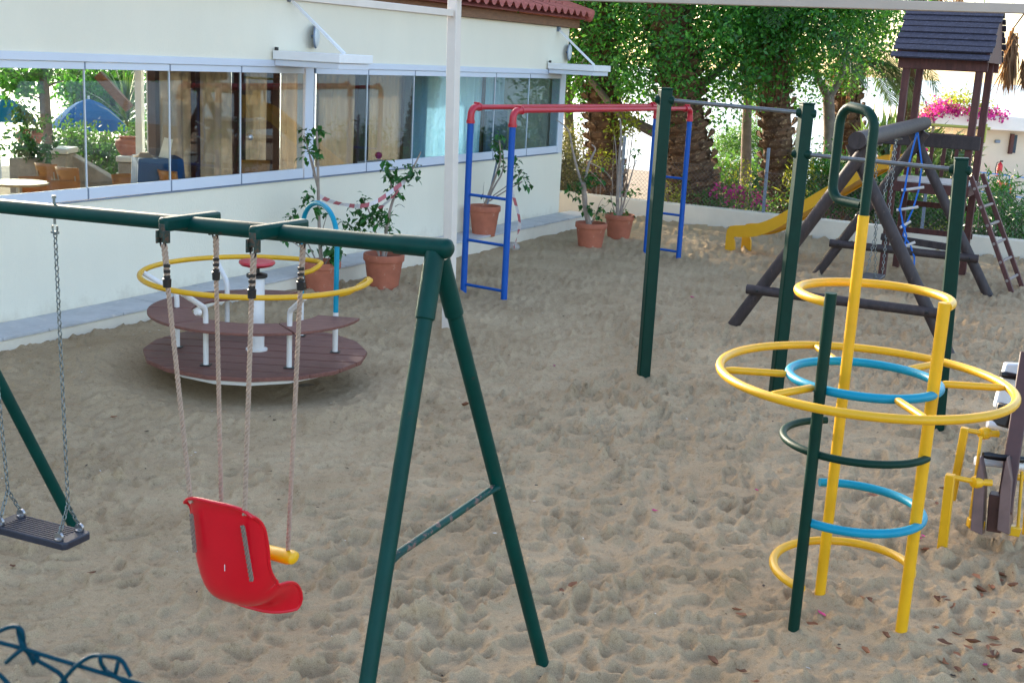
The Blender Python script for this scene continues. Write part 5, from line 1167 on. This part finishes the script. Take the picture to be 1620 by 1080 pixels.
nt.links.new(m1.outputs[2], m2.inputs[6]); nt.links.new(r3.outputs[0], m2.inputs[7]); nt.links.new(m2.outputs[2], pb.inputs['Base Color'])
bp = nt.nodes.new('ShaderNodeBump'); bp.inputs['Strength'].default_value = 0.75; bp.inputs['Distance'].default_value = 0.012
nt.links.new(n3.outputs['Fac'], bp.inputs['Height']); bp2 = nt.nodes.new('ShaderNodeBump'); bp2.inputs['Strength'].default_value = 0.5; bp2.inputs['Distance'].default_value = 0.003
nt.links.new(n2.outputs['Fac'], bp2.inputs['Height']); nt.links.new(bp.outputs[0], bp2.inputs['Normal']); nt.links.new(bp2.outputs[0], pb.inputs['Normal'])
tag(fast_mesh('sand', sv, ff, ms, smooth=True), kind='structure')

# litter on the sand: dry leaves, petals
def litter(name, pts, size, material, curl):
    vs = []; fs = []
    for (x, y) in pts:
        z = sz((x, y)); s_ = size * random.uniform(0.55, 1.5); a = random.uniform(0, 2 * PI); asp = random.uniform(0.4, 0.75); c_, s2 = math.cos(a), math.sin(a)
        k = random.uniform(0.4, 1.0) * curl; o = len(vs); tz = random.uniform(-.25, .25)
        for i, (t, w) in enumerate(((-1, random.uniform(.05, .4)), (-.35, random.uniform(.5, 1.1)), (.3, random.uniform(.4, 1.0)), (1, random.uniform(.02, .3)))):
            for sd in (-1, 0, 1):
                lx = t * s_; ly = sd * w * asp * s_; lz = abs(sd) * w * k * s_ * .7 + (t * t) * k * s_ * .45 + tz * lx * .5 + random.uniform(0, .12) * s_
                vs.append((x + lx * c_ - ly * s2, y + lx * s2 + ly * c_, z + .003 + max(lz, 0)))
        for i in range(3):
            for j in range(2): fs.append((o + i * 3 + j, o + i * 3 + j + 1, o + i * 3 + j + 4, o + i * 3 + j + 3))
    return tag(fast_mesh(name, np.array(vs), np.array(fs), material), kind='stuff')
pts = []
for (px, py, k, sp) in ((1585, 915, 9, 22), (1530, 925, 6, 18), (1500, 950, 8, 16), (1555, 1025, 8, 24), (1540, 1065, 9, 28), (1475, 800, 4, 30), (1600, 965, 4, 14), (1370, 940, 3, 30), (1585, 1035, 5, 16), (1480, 1000, 5, 30)):
    for _ in range(max(2, int(k * .7))):
        g = G(px + random.gauss(0, sp), min(py + random.gauss(0, sp * .45), 1078)); pts.append((g[0], g[1]))
for (px, py) in ((1128, 1042), (1173, 1060), (1195, 1075), (890, 937), (180, 667), (20, 898), (145, 914), (1461, 867), (1285, 985), (1368, 1040), (1172, 978), (905, 940), (1400, 1020), (1165, 970), (1325, 1035), (1380, 790), (735, 640), (300, 590)): 
    g = G(px, py); pts.append((g[0], g[1]))
litter('dry_leaves', pts, 0.027, M['dryleaf'], 1.0)
pts = [tuple(rng.uniform([-4.5, 4.6], [6, 17])) for _ in range(300)]
litter('leaf_crumbs', pts, 0.011, mat('dark_crumbs', (0.06, 0.038, 0.028), 0.9, var=0.4), 0.6)
pts = [tuple(rng.uniform([-4.5, 4.6], [6, 13])) for _ in range(120)]
litter('shell_chips', pts, 0.008, mat('pale_chips', (0.62, 0.58, 0.52), 0.8, var=0.2), 0.4)
pts = [tuple(G(px, py)[:2]) for (px, py) in ((1035, 813), (1196, 788), (1460, 850), (1453, 855), (1295, 970), (1300, 968), (877, 581), (1095, 470), (1560, 1050))]
litter('pink_petals', pts, 0.024, M['petal'], 0.8)

# ------------------------------------------------------------------ FAR WALL, FENCE, GARDEN
WU = 19.72                                              # the low wall stands at this distance along the restaurant
lw_ = thing('low_wall', 'long low cream wall closing the far side of the sand', 'wall', B(-2, WU, 0))
w = MB(); wbox(-14, 6.5, WU, WU + .20, -.3, .31, w); build('wall', w, M['plaster_low'], lw_, smooth=False, bevel=.015)
fn = thing('chain_link_fence', 'rusty chain link fence on steel posts along the low wall', 'fence', B(-2, WU + .1, .31))
for n_ in (-13.3, -10.75, -8.2, -5.65, -3.12, -.6, 1.9, 4.4):
    build('post', MB().beam(B(n_, WU + .1, .25), B(n_ + random.uniform(-.03, .03), WU + .1, 1.36), .045, .045), M['fencepost'], fn, bevel=.004)
w = MB(); hz_ = .66
for k in range(int(17 / .072)):
    n_ = -12.5 + k * .072
    for s_ in (-1, 1):
        a = B(n_, WU + .07, .315); b = B(n_ + s_ * hz_, WU + .07, .315 + hz_)
        if b @ N > 4.5 or b @ N < -12.6: continue
        m_ = (a + b) / 2 + U * .012 * math.sin(n_ * 3) + V(0, 0, -.02 + .02 * math.sin(n_ * 2.2)); w.tube([a, m_, b], .0019, 3, cap=False)
o = build('wire_mesh', w, M['wire'], fn, smooth=False); o['kind'] = 'stuff'
build('top_wire', MB().tube([B(-12.5 + i * .5, WU + .07, .975 + .02 * math.sin(i * 1.3)) for i in range(35)], .003, 4), M['wire'], fn)

def gz(x, y): return float(terr(np.array(float(x)), np.array(float(y))))
# --- palms
def palm_trunk(t, base, top_, r0, r1, boots=True, m_=None):
    base = np.asarray(base); top_ = np.asarray(top_); mid = (base + top_) / 2 + V(random.uniform(-.05, .05), 0, 0); P_ = [np.array(p) for p in smooth_path([base, mid, top_], 2)]; k = len(P_)
    rad = [r0 + (r1 - r0) * i / (k - 1) for i in range(k)]
    build('trunk', MB().tube(P_, [q * .86 for q in rad], 16), M['palmtrunk'], t)
    L = np.linalg.norm(top_ - base); rows_ = int(L / .13); w = MB(); per = 9
    for i in range(rows_):
        f_ = (i + .3) / rows_; q = f_ * (k - 1); j = min(int(q), k - 2); c = P_[j] + (P_[j + 1] - P_[j]) * (q - j); ax = unit(P_[j + 1] - P_[j]); rr = r0 + (r1 - r0) * f_
        e1_ = unit(np.cross(ax, V(.2, 1, .1))); e2_ = np.cross(ax, e1_)
        for h in range(per):
            a = 2 * PI * (h + (i % 2) * .5) / per + random.uniform(-.07, .07); o_ = math.cos(a) * e1_ + math.sin(a) * e2_; tg = np.cross(ax, o_); wd = rr * PI / per * 1.12; lift = rr * random.uniform(.14, .32); hh = .15
            b0 = c + o_ * rr * .84 - ax * hh * .55; m0 = c + o_ * (rr * .98 + lift * .5); tp_ = c + o_ * (rr * .95 + lift) + ax * hh * .55
            w.add([b0, m0 - tg * wd, m0 + tg * wd, tp_ - tg * wd * .55, tp_ + tg * wd * .55, tp_ - o_ * lift * .9 + ax * .01], [(0, 2, 1), (1, 2, 4, 3), (3, 4, 5)])
    o = build('leaf_bases', w, M['palmtrunk'], t, smooth=False); o['kind'] = 'stuff'
def frond(t, c, az, el, L, droop, m_=None, n_=34, wl=.42, name='frond'):
    d0 = V(math.sin(az) * math.cos(el), math.cos(az) * math.cos(el), math.sin(el)); P_ = [np.asarray(c, float)]; d = d0.copy(); seg = 10
    for i in range(seg): d = unit(d - V(0, 0, droop / seg)); P_.append(P_[-1] + d * L / seg)
    w = MB(); w.tube(P_, [.022 * (1 - .85 * i / seg) for i in range(seg + 1)], 4)
    side = unit(np.cross(d0, V(0, 0, 1)))
    for i in range(n_):
        f_ = .14 + .86 * i / n_; q = f_ * seg; j = min(int(q), seg - 1); p = P_[j] + (P_[j + 1] - P_[j]) * (q - j); tg = unit(P_[j + 1] - P_[j]); l_ = wl * (math.sin(PI * min(.98, f_ * .86 + .10))) ** .6 * random.uniform(.8, 1.1)
        upn = np.cross(side, tg)
        for s_ in (-1, 1):
            dd = unit(side * s_ + tg * .75 + upn * .35 * random.uniform(.2, 1.3) - V(0, 0, .18 + droop * .1)); e_ = p + dd * l_ * .55; tp_ = p + dd * l_ - V(0, 0, l_ * random.uniform(.1, .35)); wv = unit(np.cross(dd, upn)) * .014
            w.add([p - wv * .6, e_ - wv, tp_, e_ + wv, p + wv * .6], [(0, 1, 2, 3, 4)])
    return build(name, w, m_ or M['leaf_palm'], t, smooth=False)
def skirt(t, c, n_, L, spread=.35, m_=None):
    w = MB()
    for _ in range(n_):
        a = random.uniform(0, 2 * PI); d = V(math.cos(a), math.sin(a), 0); b0 = c + d * random.uniform(.15, spread) + V(0, 0, random.uniform(-.2, .5)); l_ = L * random.uniform(.4, 1.1); e_ = b0 + d * random.uniform(.0, .22) - V(0, 0, l_); s_ = unit(np.cross(d, V(0, 0, 1))) * random.uniform(.008, .02)
        w.add([b0 - s_, (b0 + e_) / 2 + d * .06 - s_, e_, (b0 + e_) / 2 + d * .06 + s_, b0 + s_], [(0, 1, 2, 3, 4)])
    return build('dead_leaf_skirt', w, m_ or M['leaf_dead'], t, smooth=False)
def palm(pb, pt, Y, wpx, lab, hz=None, nf_=16, L=2.6, crown=True, droop=1.2):
    b_ = atY(*pb, Y); g = gz(b_[0], b_[1]); tp_ = atY(*pt, Y); d = tp_ - b_
    base = b_ - d * ((b_[2] - g) / d[2]); base[2] = g - .1; top_ = base + d * ((hz - base[2]) / d[2]) if hz else tp_
    r_ = wpx / FPX * Y / 2; t = thing('palm_tree', lab, 'palm tree', V(base[0], base[1], g), 'palms behind the low wall'); palm_trunk(t, base, top_, r_, r_ * .86)
    if crown:
        for k in range(nf_): frond(t, top_ + V(0, 0, .1), 2 * PI * k * .381966 * 1.0, random.uniform(.05, 1.2), L * random.uniform(.8, 1.1), droop * random.uniform(.7, 1.3))
    return t, top_
p1, t1 = palm((963, 330), (950, 128), 23.2, 58, 'thick rough palm trunk nearest the restaurant corner', hz=4.6)
p2, t2 = palm((1108, 330), (1078, 140), 22.2, 74, 'thickest palm trunk, leaning left behind the green pull up post', hz=4.9)
p3, t3 = palm((1238, 338), (1226, 120), 22.6, 57, 'palm trunk with an orange skirt of dead leaves right of centre', hz=3.3, nf_=20, L=2.4)
skirt(p3, t3 - V(.0, 0, .35), 220, 1.15, .48); skirt(p2, t2 - V(0, 0, .6), 60, .9, .5)
p4, t4 = palm((1345, 330), (1342, 140), 25.5, 52, 'palm behind the pale forked tree with drooping green fronds', hz=2.75, nf_=6, L=1.6)
for az, el, L, dr in ((1.1, .45, 2.0, 1.7), (1.35, .25, 2.1, 1.6), (.8, .7, 2.3, 1.5), (1.6, .55, 1.8, 2.1), (2.0, .2, 1.4, 1.6), (1.2, .8, 2.6, 1.9), (1.0, .6, 2.2, 1.8), (1.45, .7, 2.3, 1.9), (1.7, .4, 2.0, 1.7), (.9, .3, 2.0, 1.5), (1.3, 1.0, 2.5, 1.8)): frond(p4, t4 + V(0, 0, .1), az, el, L, dr, n_=44, wl=.5)
skirt(p4, t4 - V(0, 0, .1), 70, .8, .4)
p5, t5 = palm((1421, 330), (1447, 60), 26.5, 24, 'tall palm rising behind the play tower roof with dead brown fronds', hz=4.9, nf_=9, L=2.4)
for az, el, L, dr, m_ in ((-1.2, .3, 2.5, 1.9, M['leaf_palm']), (-1.6, .5, 2.6, 2.2, M['leaf_palm']), (-.9, .1, 2.3, 1.8, M['leaf_palm']), (-1.9, .2, 2.2, 2.2, M['leaf_palm']), (1.3, .5, 1.6, 2.9, M['leaf_dead']), (.9, .2, 1.3, 2.6, M['leaf_dead']), (1.6, .1, 1.7, 2.4, M['leaf_dead'])): frond(p5, t5 + V(0, 0, .0), az, el, L, dr, m_, n_=44, wl=.5)
skirt(p5, t5 - V(0, 0, .0), 130, 1.0, .7)
# hanging dead frond on the right, from a palm just out of the frame
p6, t6 = palm((1735, 330), (1690, -40), 23.0, 50, 'palm at the right edge with a dead brown frond hanging down', hz=4.6, nf_=9, L=2.0)
def hanging(px, py0, py1, Y):
    a = atY(px, py0, Y); b = atY(px - 12, py1, Y); w = MB(); L = a[2] - b[2]; w.tube([t6 + V(0, 0, -.1), (t6 + a) / 2 + V(0, 0, .15), a], [.03, .022, .016], 5)
    for k in range(190):
        f_ = random.random() ** .8; p = a + (b - a) * f_ * .55 + V(random.gauss(0, .05), random.gauss(0, .05), 0); l_ = L * random.uniform(.25, .5); s_ = V(.014, .004, 0)
        e_ = p + V(random.gauss(0, .10) * (1 - f_ * .5), random.gauss(0, .06), -l_); w.add([p - s_, (p + e_) / 2 - s_, e_, (p + e_) / 2 + s_, p + s_], [(0, 1, 2, 3, 4)])
    build('dead_frond', w, M['leaf_dead'], p6, smooth=False)
hanging(1604, 44, 158, 22.6); hanging(1632, 80, 150, 22.4)

# --- broadleaf trees
def limbs(t, paths, Y, m_=None):
    for pts, ra, rb in paths:
        P_ = [np.array(p) for p in smooth_path([atY(x, y, Y + (q[0] if q else 0)) for (x, y, *q) in pts], 2)]
        build('limb' if ra < .12 else 'trunk', MB().tube(P_, [ra + (rb - ra) * i / (len(P_) - 1) for i in range(len(P_))], 10), m_ or M['bark'], t)
def crown(t, c, r_, n_, per, spread, size, m_, zmin=None, shell=.35, cut=None):
    c = np.asarray(c); out = []
    while len(out) < n_:
        d = rng.normal(0, 1, 3); d /= np.linalg.norm(d); q = (shell + (1 - shell) * rng.random()) ** .6 if rng.random() < .8 else rng.random()
        lump = 1 + .16 * math.sin(d[0] * 5 + 1) * math.sin(d[1] * 6 + 2) + .14 * math.sin(d[2] * 7 + d[0] * 4)
        p = c + d * np.array(r_) * q * lump
        if zmin is not None and p[2] < zmin + .5 * math.sin(p[0] * 2.7) * math.sin(p[0] * 1.1 + 1): continue
        if cut is not None and not cut(p): continue
        out.append(p)
    return leaf_cloud('crown', out, per, spread, size, m_, t)
def tree(px, py, Y, lab, grp=None, name='broadleaf_tree'):
    b_ = atY(px, py, Y); return thing(name, lab, 'tree', V(b_[0], b_[1], gz(b_[0], b_[1])), grp or 'broadleaf trees behind the low wall')
tA = tree(1062, 350, 22.8, 'big dark green tree whose grey trunk forks behind the far blue ladder')
limbs(tA, [(((1058, 345), (1062, 290), (1066, 250), (1078, 205), (1092, 150), (1100, 80)), .19, .07), (((1066, 246), (1048, 215), (1015, 200), (975, 178), (930, 120)), .13, .05), (((1092, 150), (1130, 120), (1180, 70)), .09, .04), (((1080, 200), (1075, 120), (1060, 40)), .10, .05)], 22.8)
limbs(tA, [(((1079, 145), (1070, 185), (1063, 205), (1050, 228)), .016, .012), (((1048, 230), (1042, 260), (1038, 300)), .012, .010)], 22.0, M['stem'])
cA = atY(1075, 20, 23.0)
crown(tA, (cA[0] - .2, 22.3, 4.6), (3.3, 2.7, 3.4), 900, 70, .21, .088, M['leaf_fig'], zmin=1.75)
tB = tree(900, 330, 25.5, 'bright green tree rising behind the restaurant corner')
limbs(tB, [(((905, 340), (903, 250), (898, 150), (890, 30)), .14, .06), (((899, 160), (930, 100), (960, 40)), .08, .04)], 25.5)
crown(tB, (atY(900, 40, 24.5)[0], 24.5, 4.6), (2.3, 2.2, 3.3), 760, 66, .23, .088, M['leaf_fig'], zmin=1.6)
tC = tree(1313, 330, 23.6, 'tree with a pale smooth trunk forking below a dense feathery crown')
limbs(tC, [(((1305, 345), (1309, 280), (1313, 215), (1311, 165), (1310, 150)), .135, .10), (((1311, 156), (1298, 132), (1290, 112), (1280, 60)), .085, .04), (((1311, 156), (1328, 128), (1334, 105), (1345, 50)), .085, .04)], 23.6)
crown(tC, (atY(1290, 20, 22.9)[0], 22.9, 4.6), (1.75, 1.9, 3.0), 640, 60, .20, .075, M['leaf_carob'], zmin=2.35)
tD = tree(1210, 330, 26.0, 'dense tree in the middle behind the two others')
limbs(tD, [(((1180, 330), (1180, 220), (1186, 80)), .14, .07)], 26.0)
crown(tD, (atY(1190, 20, 23)[0], 23.0, 4.7), (2.2, 2.0, 3.3), 520, 64, .23, .09, M['leaf_fig'], zmin=1.9)
tSunBlock = tree(720, 330, 24.8, 'round leafy tree standing behind the restaurant, hidden by its wall')  # added out of view to block the sun patches on the sand
limbs(tSunBlock, [(((720, 330), (722, 220), (718, 120)), .12, .06)], 24.8)
crown(tSunBlock, (-1.4, 24.8, 2.9), (2.3, 1.3, 2.2), 330, 60, .22, .10, M['leaf_fig'], zmin=.4)
# pine like tree far off, between the palms
tE = tree(1190, 330, 34.0, 'small flat topped pine seen between two palm trunks', name='pine_tree')
limbs(tE, [(((1188, 330), (1190, 290), (1195, 262), (1182, 248), (1165, 242)), .10, .04), (((1194, 268), (1206, 240), (1210, 205), (1208, 150)), .07, .04)], 34.0)
leaf_cloud('crown', [atY(px + random.gauss(0, 26), py + random.gauss(0, 8), 34 + random.gauss(0, .6)) for px, py in [(1160, 225)] * 40 + [(1185, 232)] * 50 + [(1205, 205)] * 26 + [(1150, 240)] * 20 + [(1205, 170)] * 26], 60, .16, .10, M['leaf_bush'], tE, asp=.25)

# --- shrubs and flowers behind the wall
def shrub(spots, Y, lab, m_, per=26, spread=.13, size=.085, jx=16, jy=9, n_=18, name='shrub', asp=.5, cat='shrub', grp='shrubs behind the low wall', flowers=None, dY=.5):
    cs = []
    for px, py in spots:
        for _ in range(n_): cs.append(atY(px + random.gauss(0, jx), py + random.gauss(0, jy), Y + random.gauss(0, dY)))
    cs = [c for c in cs if U @ c > WU + .32 or N @ c < -9]
    b_ = atY(spots[0][0], spots[0][1], Y); t = thing(name, lab, cat, V(b_[0], b_[1], gz(b_[0], b_[1])), grp)
    leaf_cloud('foliage', cs, per, spread, size, m_, t, asp=asp)
    w = MB()
    for c in cs[::5]: w.tube([V(b_[0] + (c[0] - b_[0]) * .5, b_[1] + (c[1] - b_[1]) * .5, gz(b_[0], b_[1]) - .05), c], [.014, .006], 5)
    if w.v: build('branches', w, M['bark'], t)
    if flowers:
        fc = [atY(px + random.gauss(0, 9), py + random.gauss(0, 5), Y - .35 + random.gauss(0, .1)) for px, py, k in flowers for _ in range(k)]
        tag(leaf_cloud('flowers', fc, 16, .06, .05, M['flower'], t, asp=.9), kind='stuff')
    return t
shrub([(900, 255), (912, 280), (905, 300), (925, 265), (895, 225), (880, 250), (866, 240), (850, 255), (832, 245), (884, 285), (870, 290), (850, 290)], 24.6, 'olive brown shrub between the restaurant corner and the first palm', M['leaf_olive'], size=.065, n_=26, per=34)  # spots left of the corner are unseen, added to block the low sun
shrub([(955, 250), (950, 262)], 22.6, 'tuft of yellow leaves in front of the first palm trunk', M['leaf_lime'], n_=5, jx=8, jy=8, size=.06)
shrub([(985, 180), (992, 200), (975, 190), (1000, 175)], 22.3, 'sunlit lime green twigs hanging left of the forked tree', M['leaf_lime'], n_=7, jx=10, jy=9, size=.075)
shrub([(1068, 295), (1072, 310), (1066, 320)], 21.9, 'small yellow green plant at the foot of the forked tree', M['leaf_lime'], n_=7, jx=5, jy=6, size=.06)
shrub([(1130, 290), (1160, 285), (1190, 290), (1210, 300), (1110, 300), (1150, 268), (1185, 272)], 28.0, 'bright green sunlit shrubs between the two thick palms', M['leaf_bush'], n_=46, jx=15, jy=10)
shrub([(1140, 312), (1165, 318), (1195, 315), (1215, 322), (1120, 318)], 21.6, 'flowering shrub with pink blossom behind the low wall', M['leaf_bush'], n_=12, jx=11, jy=6, size=.065, flowers=[(1158, 306, 5), (1168, 312, 6), (1150, 302, 3), (1186, 310, 4), (1200, 318, 5), (1135, 305, 2)])
shrub([(1172, 285), (1178, 300), (1171, 265)], 21.7, 'thin yellow green spire beside the pink blossom', M['leaf_lime'], n_=5, jx=4, jy=8, size=.06)
shrub([(1258, 290), (1262, 310), (1266, 275), (1270, 255)], 22.0, 'yellow green grassy plant beside the blue grey fence post', M['leaf_lime'], n_=8, jx=6, jy=9, asp=.2, size=.14)
shrub([(1300, 300), (1335, 300), (1365, 310), (1395, 300), (1345, 275), (1310, 270), (1290, 310), (1380, 330)], 22.4, 'dark green hedge behind the slide', M['leaf_pot'], n_=38, jx=16, jy=13)
shrub([(1410, 330), (1440, 335), (1470, 345), (1500, 345), (1425, 310), (1455, 320), (1490, 325), (1520, 350)], 21.6, 'mid green shrubs behind the play tower with yellow tips', M['leaf_bush'], n_=36, jx=13, jy=11, size=.07)
shrub([(1450, 275), (1480, 262), (1500, 255), (1470, 240), (1440, 290), (1510, 240)], 26.0, 'green palm like bush seen through the tower railing', M['leaf_palm'], n_=14, jx=12, jy=11, asp=.18, size=.3, flowers=[(1465, 240, 5), (1472, 248, 4), (1460, 255, 3)])
shrub([(1560, 330), (1585, 335), (1560, 350), (1600, 350), (1575, 310), (1590, 365), (1615, 345), (1545, 345), (1615, 372), (1590, 300)], 20.0, 'oleander with narrow dark leaves right of the side ladder', M['leaf_pot'], n_=14, jx=10, jy=10, asp=.2, size=.13, name='oleander')
shrub([(1485, 380), (1475, 372), (1510, 380), (1535, 385)], 20.0, 'low yellow green border plants behind the wall below the tower', M['leaf_lime'], n_=4, jx=12, jy=4, size=.06)
# spiky agave
c = atY(1400, 225, 24.0); ag = thing('yucca', 'spiky upright yucca behind the log beam', 'yucca', V(c[0], c[1], gz(c[0], c[1])), 'shrubs behind the low wall'); w = MB()
for k in range(90):
    a = random.uniform(0, 2 * PI); e = random.uniform(.5, 1.5); L = random.uniform(.5, .95); b0 = c + rng.normal(0, .22, 3) * V(1, 1, .3) - V(0, 0, .15); d = V(math.cos(a) * math.cos(e), math.sin(a) * math.cos(e), math.sin(e)); s_ = unit(np.cross(d, V(0, 1, .2))) * .024
    w.add([b0 - s_, b0 + d * L * .6 - s_ * .9, b0 + d * L, b0 + d * L * .6 + s_ * .9, b0 + s_], [(0, 1, 2, 3, 4)])
build('blades', w, M['leaf_palm'], ag, smooth=False); build('trunk', MB().tube([V(c[0], c[1], gz(c[0], c[1]) - .1), c - V(0, 0, .1)], .12, 10), M['palmtrunk'], ag)
# --- bungalow on the right
YB = 38.0
bl = atY(1470, 180, YB); br_ = atY(1720, 180, YB); bz_t, bz_b = atY(1620, 186, YB)[2], atY(1620, 208, YB)[2]
bg_ = thing('bungalow', 'low beige bungalow with a thick white flat roof edge beyond the play tower', 'building', V(bl[0] + 2, YB + 2, -1.6))
build('roof_slab', MB().box(V((bl[0] + br_[0]) / 2 + 2, YB + 3, (bz_t + bz_b) / 2), (br_[0] - bl[0] + 4, 6.4, bz_t - bz_b)), M['concrete'], bg_, smooth=False, bevel=.03)
wl = atY(1552, 250, YB + .5); build('wall', MB().box(V(wl[0] + 4, YB + 3.2, (bz_b - 1.9) / 2), (8, 5.4, bz_b + 1.9 - .01)), M['bungalow'], bg_, smooth=False)
a = atY(1600, 242, YB + .45); b = atY(1610, 214, YB + .45); build('window', MB().box((a + b) / 2 + V(0, .04, 0), (b[0] - a[0], .1, b[2] - a[2])), mat('dark_window', (.03, .06, .09), .15, var=.1), bg_, smooth=False)
build('window_frame', MB().box(V(a[0] - .05, YB + .44, (a[2] + b[2]) / 2), (.10, .14, b[2] - a[2] + .06)), M['post'], bg_, smooth=False)
p = atY(1578, 224, YB + .45); build('wall_light', MB().box(p, (.16, .1, .09)), M['fencepost'], bg_, smooth=False, bevel=.02)
p = atY(1580, 278, YB - .1); ex = thing('fire_extinguisher', 'red fire extinguisher hanging on the beige bungalow wall', 'fire extinguisher', p)
build('cylinder', MB().lathe([(0, -.02), (.075, -.015), (.08, .0), (.08, .30), (.06, .36), (.025, .39), (.025, .42), (0, .42)], p, 16), M['extred'], ex); build('hose', MB().tube([p + V(0, 0, .41), p + V(-.10, 0, .40), p + V(-.13, 0, .2), p + V(-.10, 0, .05)], .014, 6), M['black'], ex); build('valve', MB().box(p + V(.02, 0, .44), (.09, .05, .05)), M['black'], ex)
for x0, x1, y0, y1, lab in ((1577, 1587, 286, 300, 'tall red box below the fire extinguisher'), (1589, 1600, 290, 306, 'small red box right of the fire extinguisher')):
    a = atY(x0, y1, YB - .4); b = atY(x1, y0, YB - .4); o = build('hydrant_box', MB().box((a + b) / 2, (b[0] - a[0], .18, b[2] - a[2])), M['extred'], loc=V((a[0] + b[0]) / 2, YB - .4, a[2]), smooth=False, bevel=.01); tag(o, lab, 'box', 'red boxes by the bungalow')
ra_ = thing('blue_railing', 'thin blue railing in front of the bungalow', 'railing', atY(1560, 300, 33) * V(1, 1, 0) + V(0, 0, -.9))
def rp(x, y): return atY(x, y, 33)
for (a, b) in (((1530, 270), (1700, 291)), ((1530, 300), (1700, 325))): build('rail', MB().tube([rp(*a), rp(*b)], .016, 6), M['railblue'], ra_)
for x in (1532, 1564, 1597, 1632, 1665): build('baluster', MB().tube([rp(x, 270 + (x - 1530) * .122), rp(x - 2, 318 + (x - 1530) * .14)], .016, 6), M['railblue'], ra_)
pth = [atY(1525, 300, 33), atY(1760, 300, 33)]; o = build('path', MB().add([(8.2, 23.5, -.20), (16, 22.5, -.20), (24, 37.4, -1.02), (13.4, 37.4, -1.02)], [(0, 1, 2, 3)]), M['path'], smooth=False); tag(o, kind='structure')
# bougainvillea on the roof
cb = []; cf = []
for px, py, k in ((1480, 172, 10), (1500, 166, 12), (1520, 163, 14), (1540, 168, 12), (1470, 185, 8), (1465, 205, 8), (1475, 225, 8), (1468, 245, 8), (1560, 172, 6)): cb += [atY(px + random.gauss(0, 9), py + random.gauss(0, 7), YB + .3 + random.gauss(0, .4)) for _ in range(k)]
for px, py, k in ((1470, 176, 8), (1485, 174, 8), (1500, 179, 7), (1512, 174, 6), (1530, 179, 8), (1548, 181, 7), (1565, 182, 9), (1578, 184, 6), (1495, 168, 3), (1460, 192, 6), (1475, 182, 8)): cf += [atY(px + random.gauss(0, 7), py + random.gauss(0, 4), YB - .1 + random.gauss(0, .25)) for _ in range(k)]
bo = thing('bougainvillea', 'magenta bougainvillea sprawling over the white roof edge of the bungalow', 'climbing plant', V(bl[0], YB, -1.5))
leaf_cloud('foliage', cb, 26, .16, .10, M['leaf_lime'], bo); tag(leaf_cloud('flowers', cf, 30, .10, .08, M['flower'], bo, asp=.9), kind='stuff')
build('stem', MB().tube([V(bl[0] - .2, YB - .2, -1.55), atY(1470, 240, YB - .2), atY(1478, 190, YB - .2)], [.08, .06, .04], 8), M['bark'], bo)
# --- greenery beyond the terrace, through the glass
tF = tree(75, 240, 20.6, 'brown trunked tree with dark hanging leaves behind the left windows', 'trees beyond the terrace')
limbs(tF, [(((80, 262), (74, 210), (70, 150), (68, 90), (66, 40)), .105, .075), (((70, 140), (85, 132), (100, 128)), .025, .010), (((71, 160), (55, 152), (42, 150)), .02, .008)], 20.6, M['bark'])
leaf_cloud('crown', [atY(px + random.gauss(0, 10), py + random.gauss(0, 9), 20.5 + random.gauss(0, .3)) for px, py in [(10, 118)] * 16 + [(30, 128)] * 16 + [(50, 118)] * 12 + [(20, 140)] * 8 + [(45, 142)] * 7 + [(60, 110)] * 8 + [(90, 108)] * 6 + [(-10, 120)] * 12] + [V(-7.5 + random.gauss(0, .9), 20.6 + random.gauss(0, .8), 3.6 + random.gauss(0, .7)) for _ in range(160)], 16, .10, .11, M['leaf_fig'], tF)
grp2 = 'shrubs beyond the terrace'
shrub([(118, 120), (112, 145), (125, 160), (130, 130), (150, 130), (170, 125), (150, 155), (185, 140), (200, 120), (165, 165), (210, 150), (200, 180), (215, 200), (180, 175)], 29.0, 'tall green tree mass behind the blue parasol', M['leaf_fig'], n_=26, jx=10, jy=10, size=.12, grp=grp2, name='leafy_tree', cat='tree')
shrub([(112, 215), (125, 220), (140, 228), (120, 240), (155, 235), (170, 245), (140, 250), (180, 260), (165, 265), (108, 225), (182, 235)], 22.5, 'sunlit yellow green bush under the blue parasol', M['leaf_bush'], n_=12, jx=7, jy=7, size=.085, grp=grp2)
shrub([(214, 215), (225, 230), (222, 250), (228, 205)], 21.5, 'green bush behind the large urn', M['leaf_bush'], n_=10, jx=6, jy=8, size=.08, grp=grp2)
# trees and hedge to the right of the playground (also what the glass mirrors)
for i, (x, y, h, lab) in enumerate(((16.5, 19.5, 2.9, 'round tree beside the playground, outside the right edge of the picture'),)):
    t = thing('broadleaf_tree', lab, 'tree', V(x, y, -.1), 'trees beside the playground'); build('trunk', MB().tube([V(x, y, -.2), V(x + .1, y, 1.2), V(x - .1, y + .1, 2.4)], [.16, .13, .09], 10), M['bark'], t)
    leaf_cloud('crown', [V(x, y, h) + rng.normal(0, 1, 3) * V(.8, .8, .65) for _ in range(170)], 22, .22, .12, M['leaf_carob'], t)
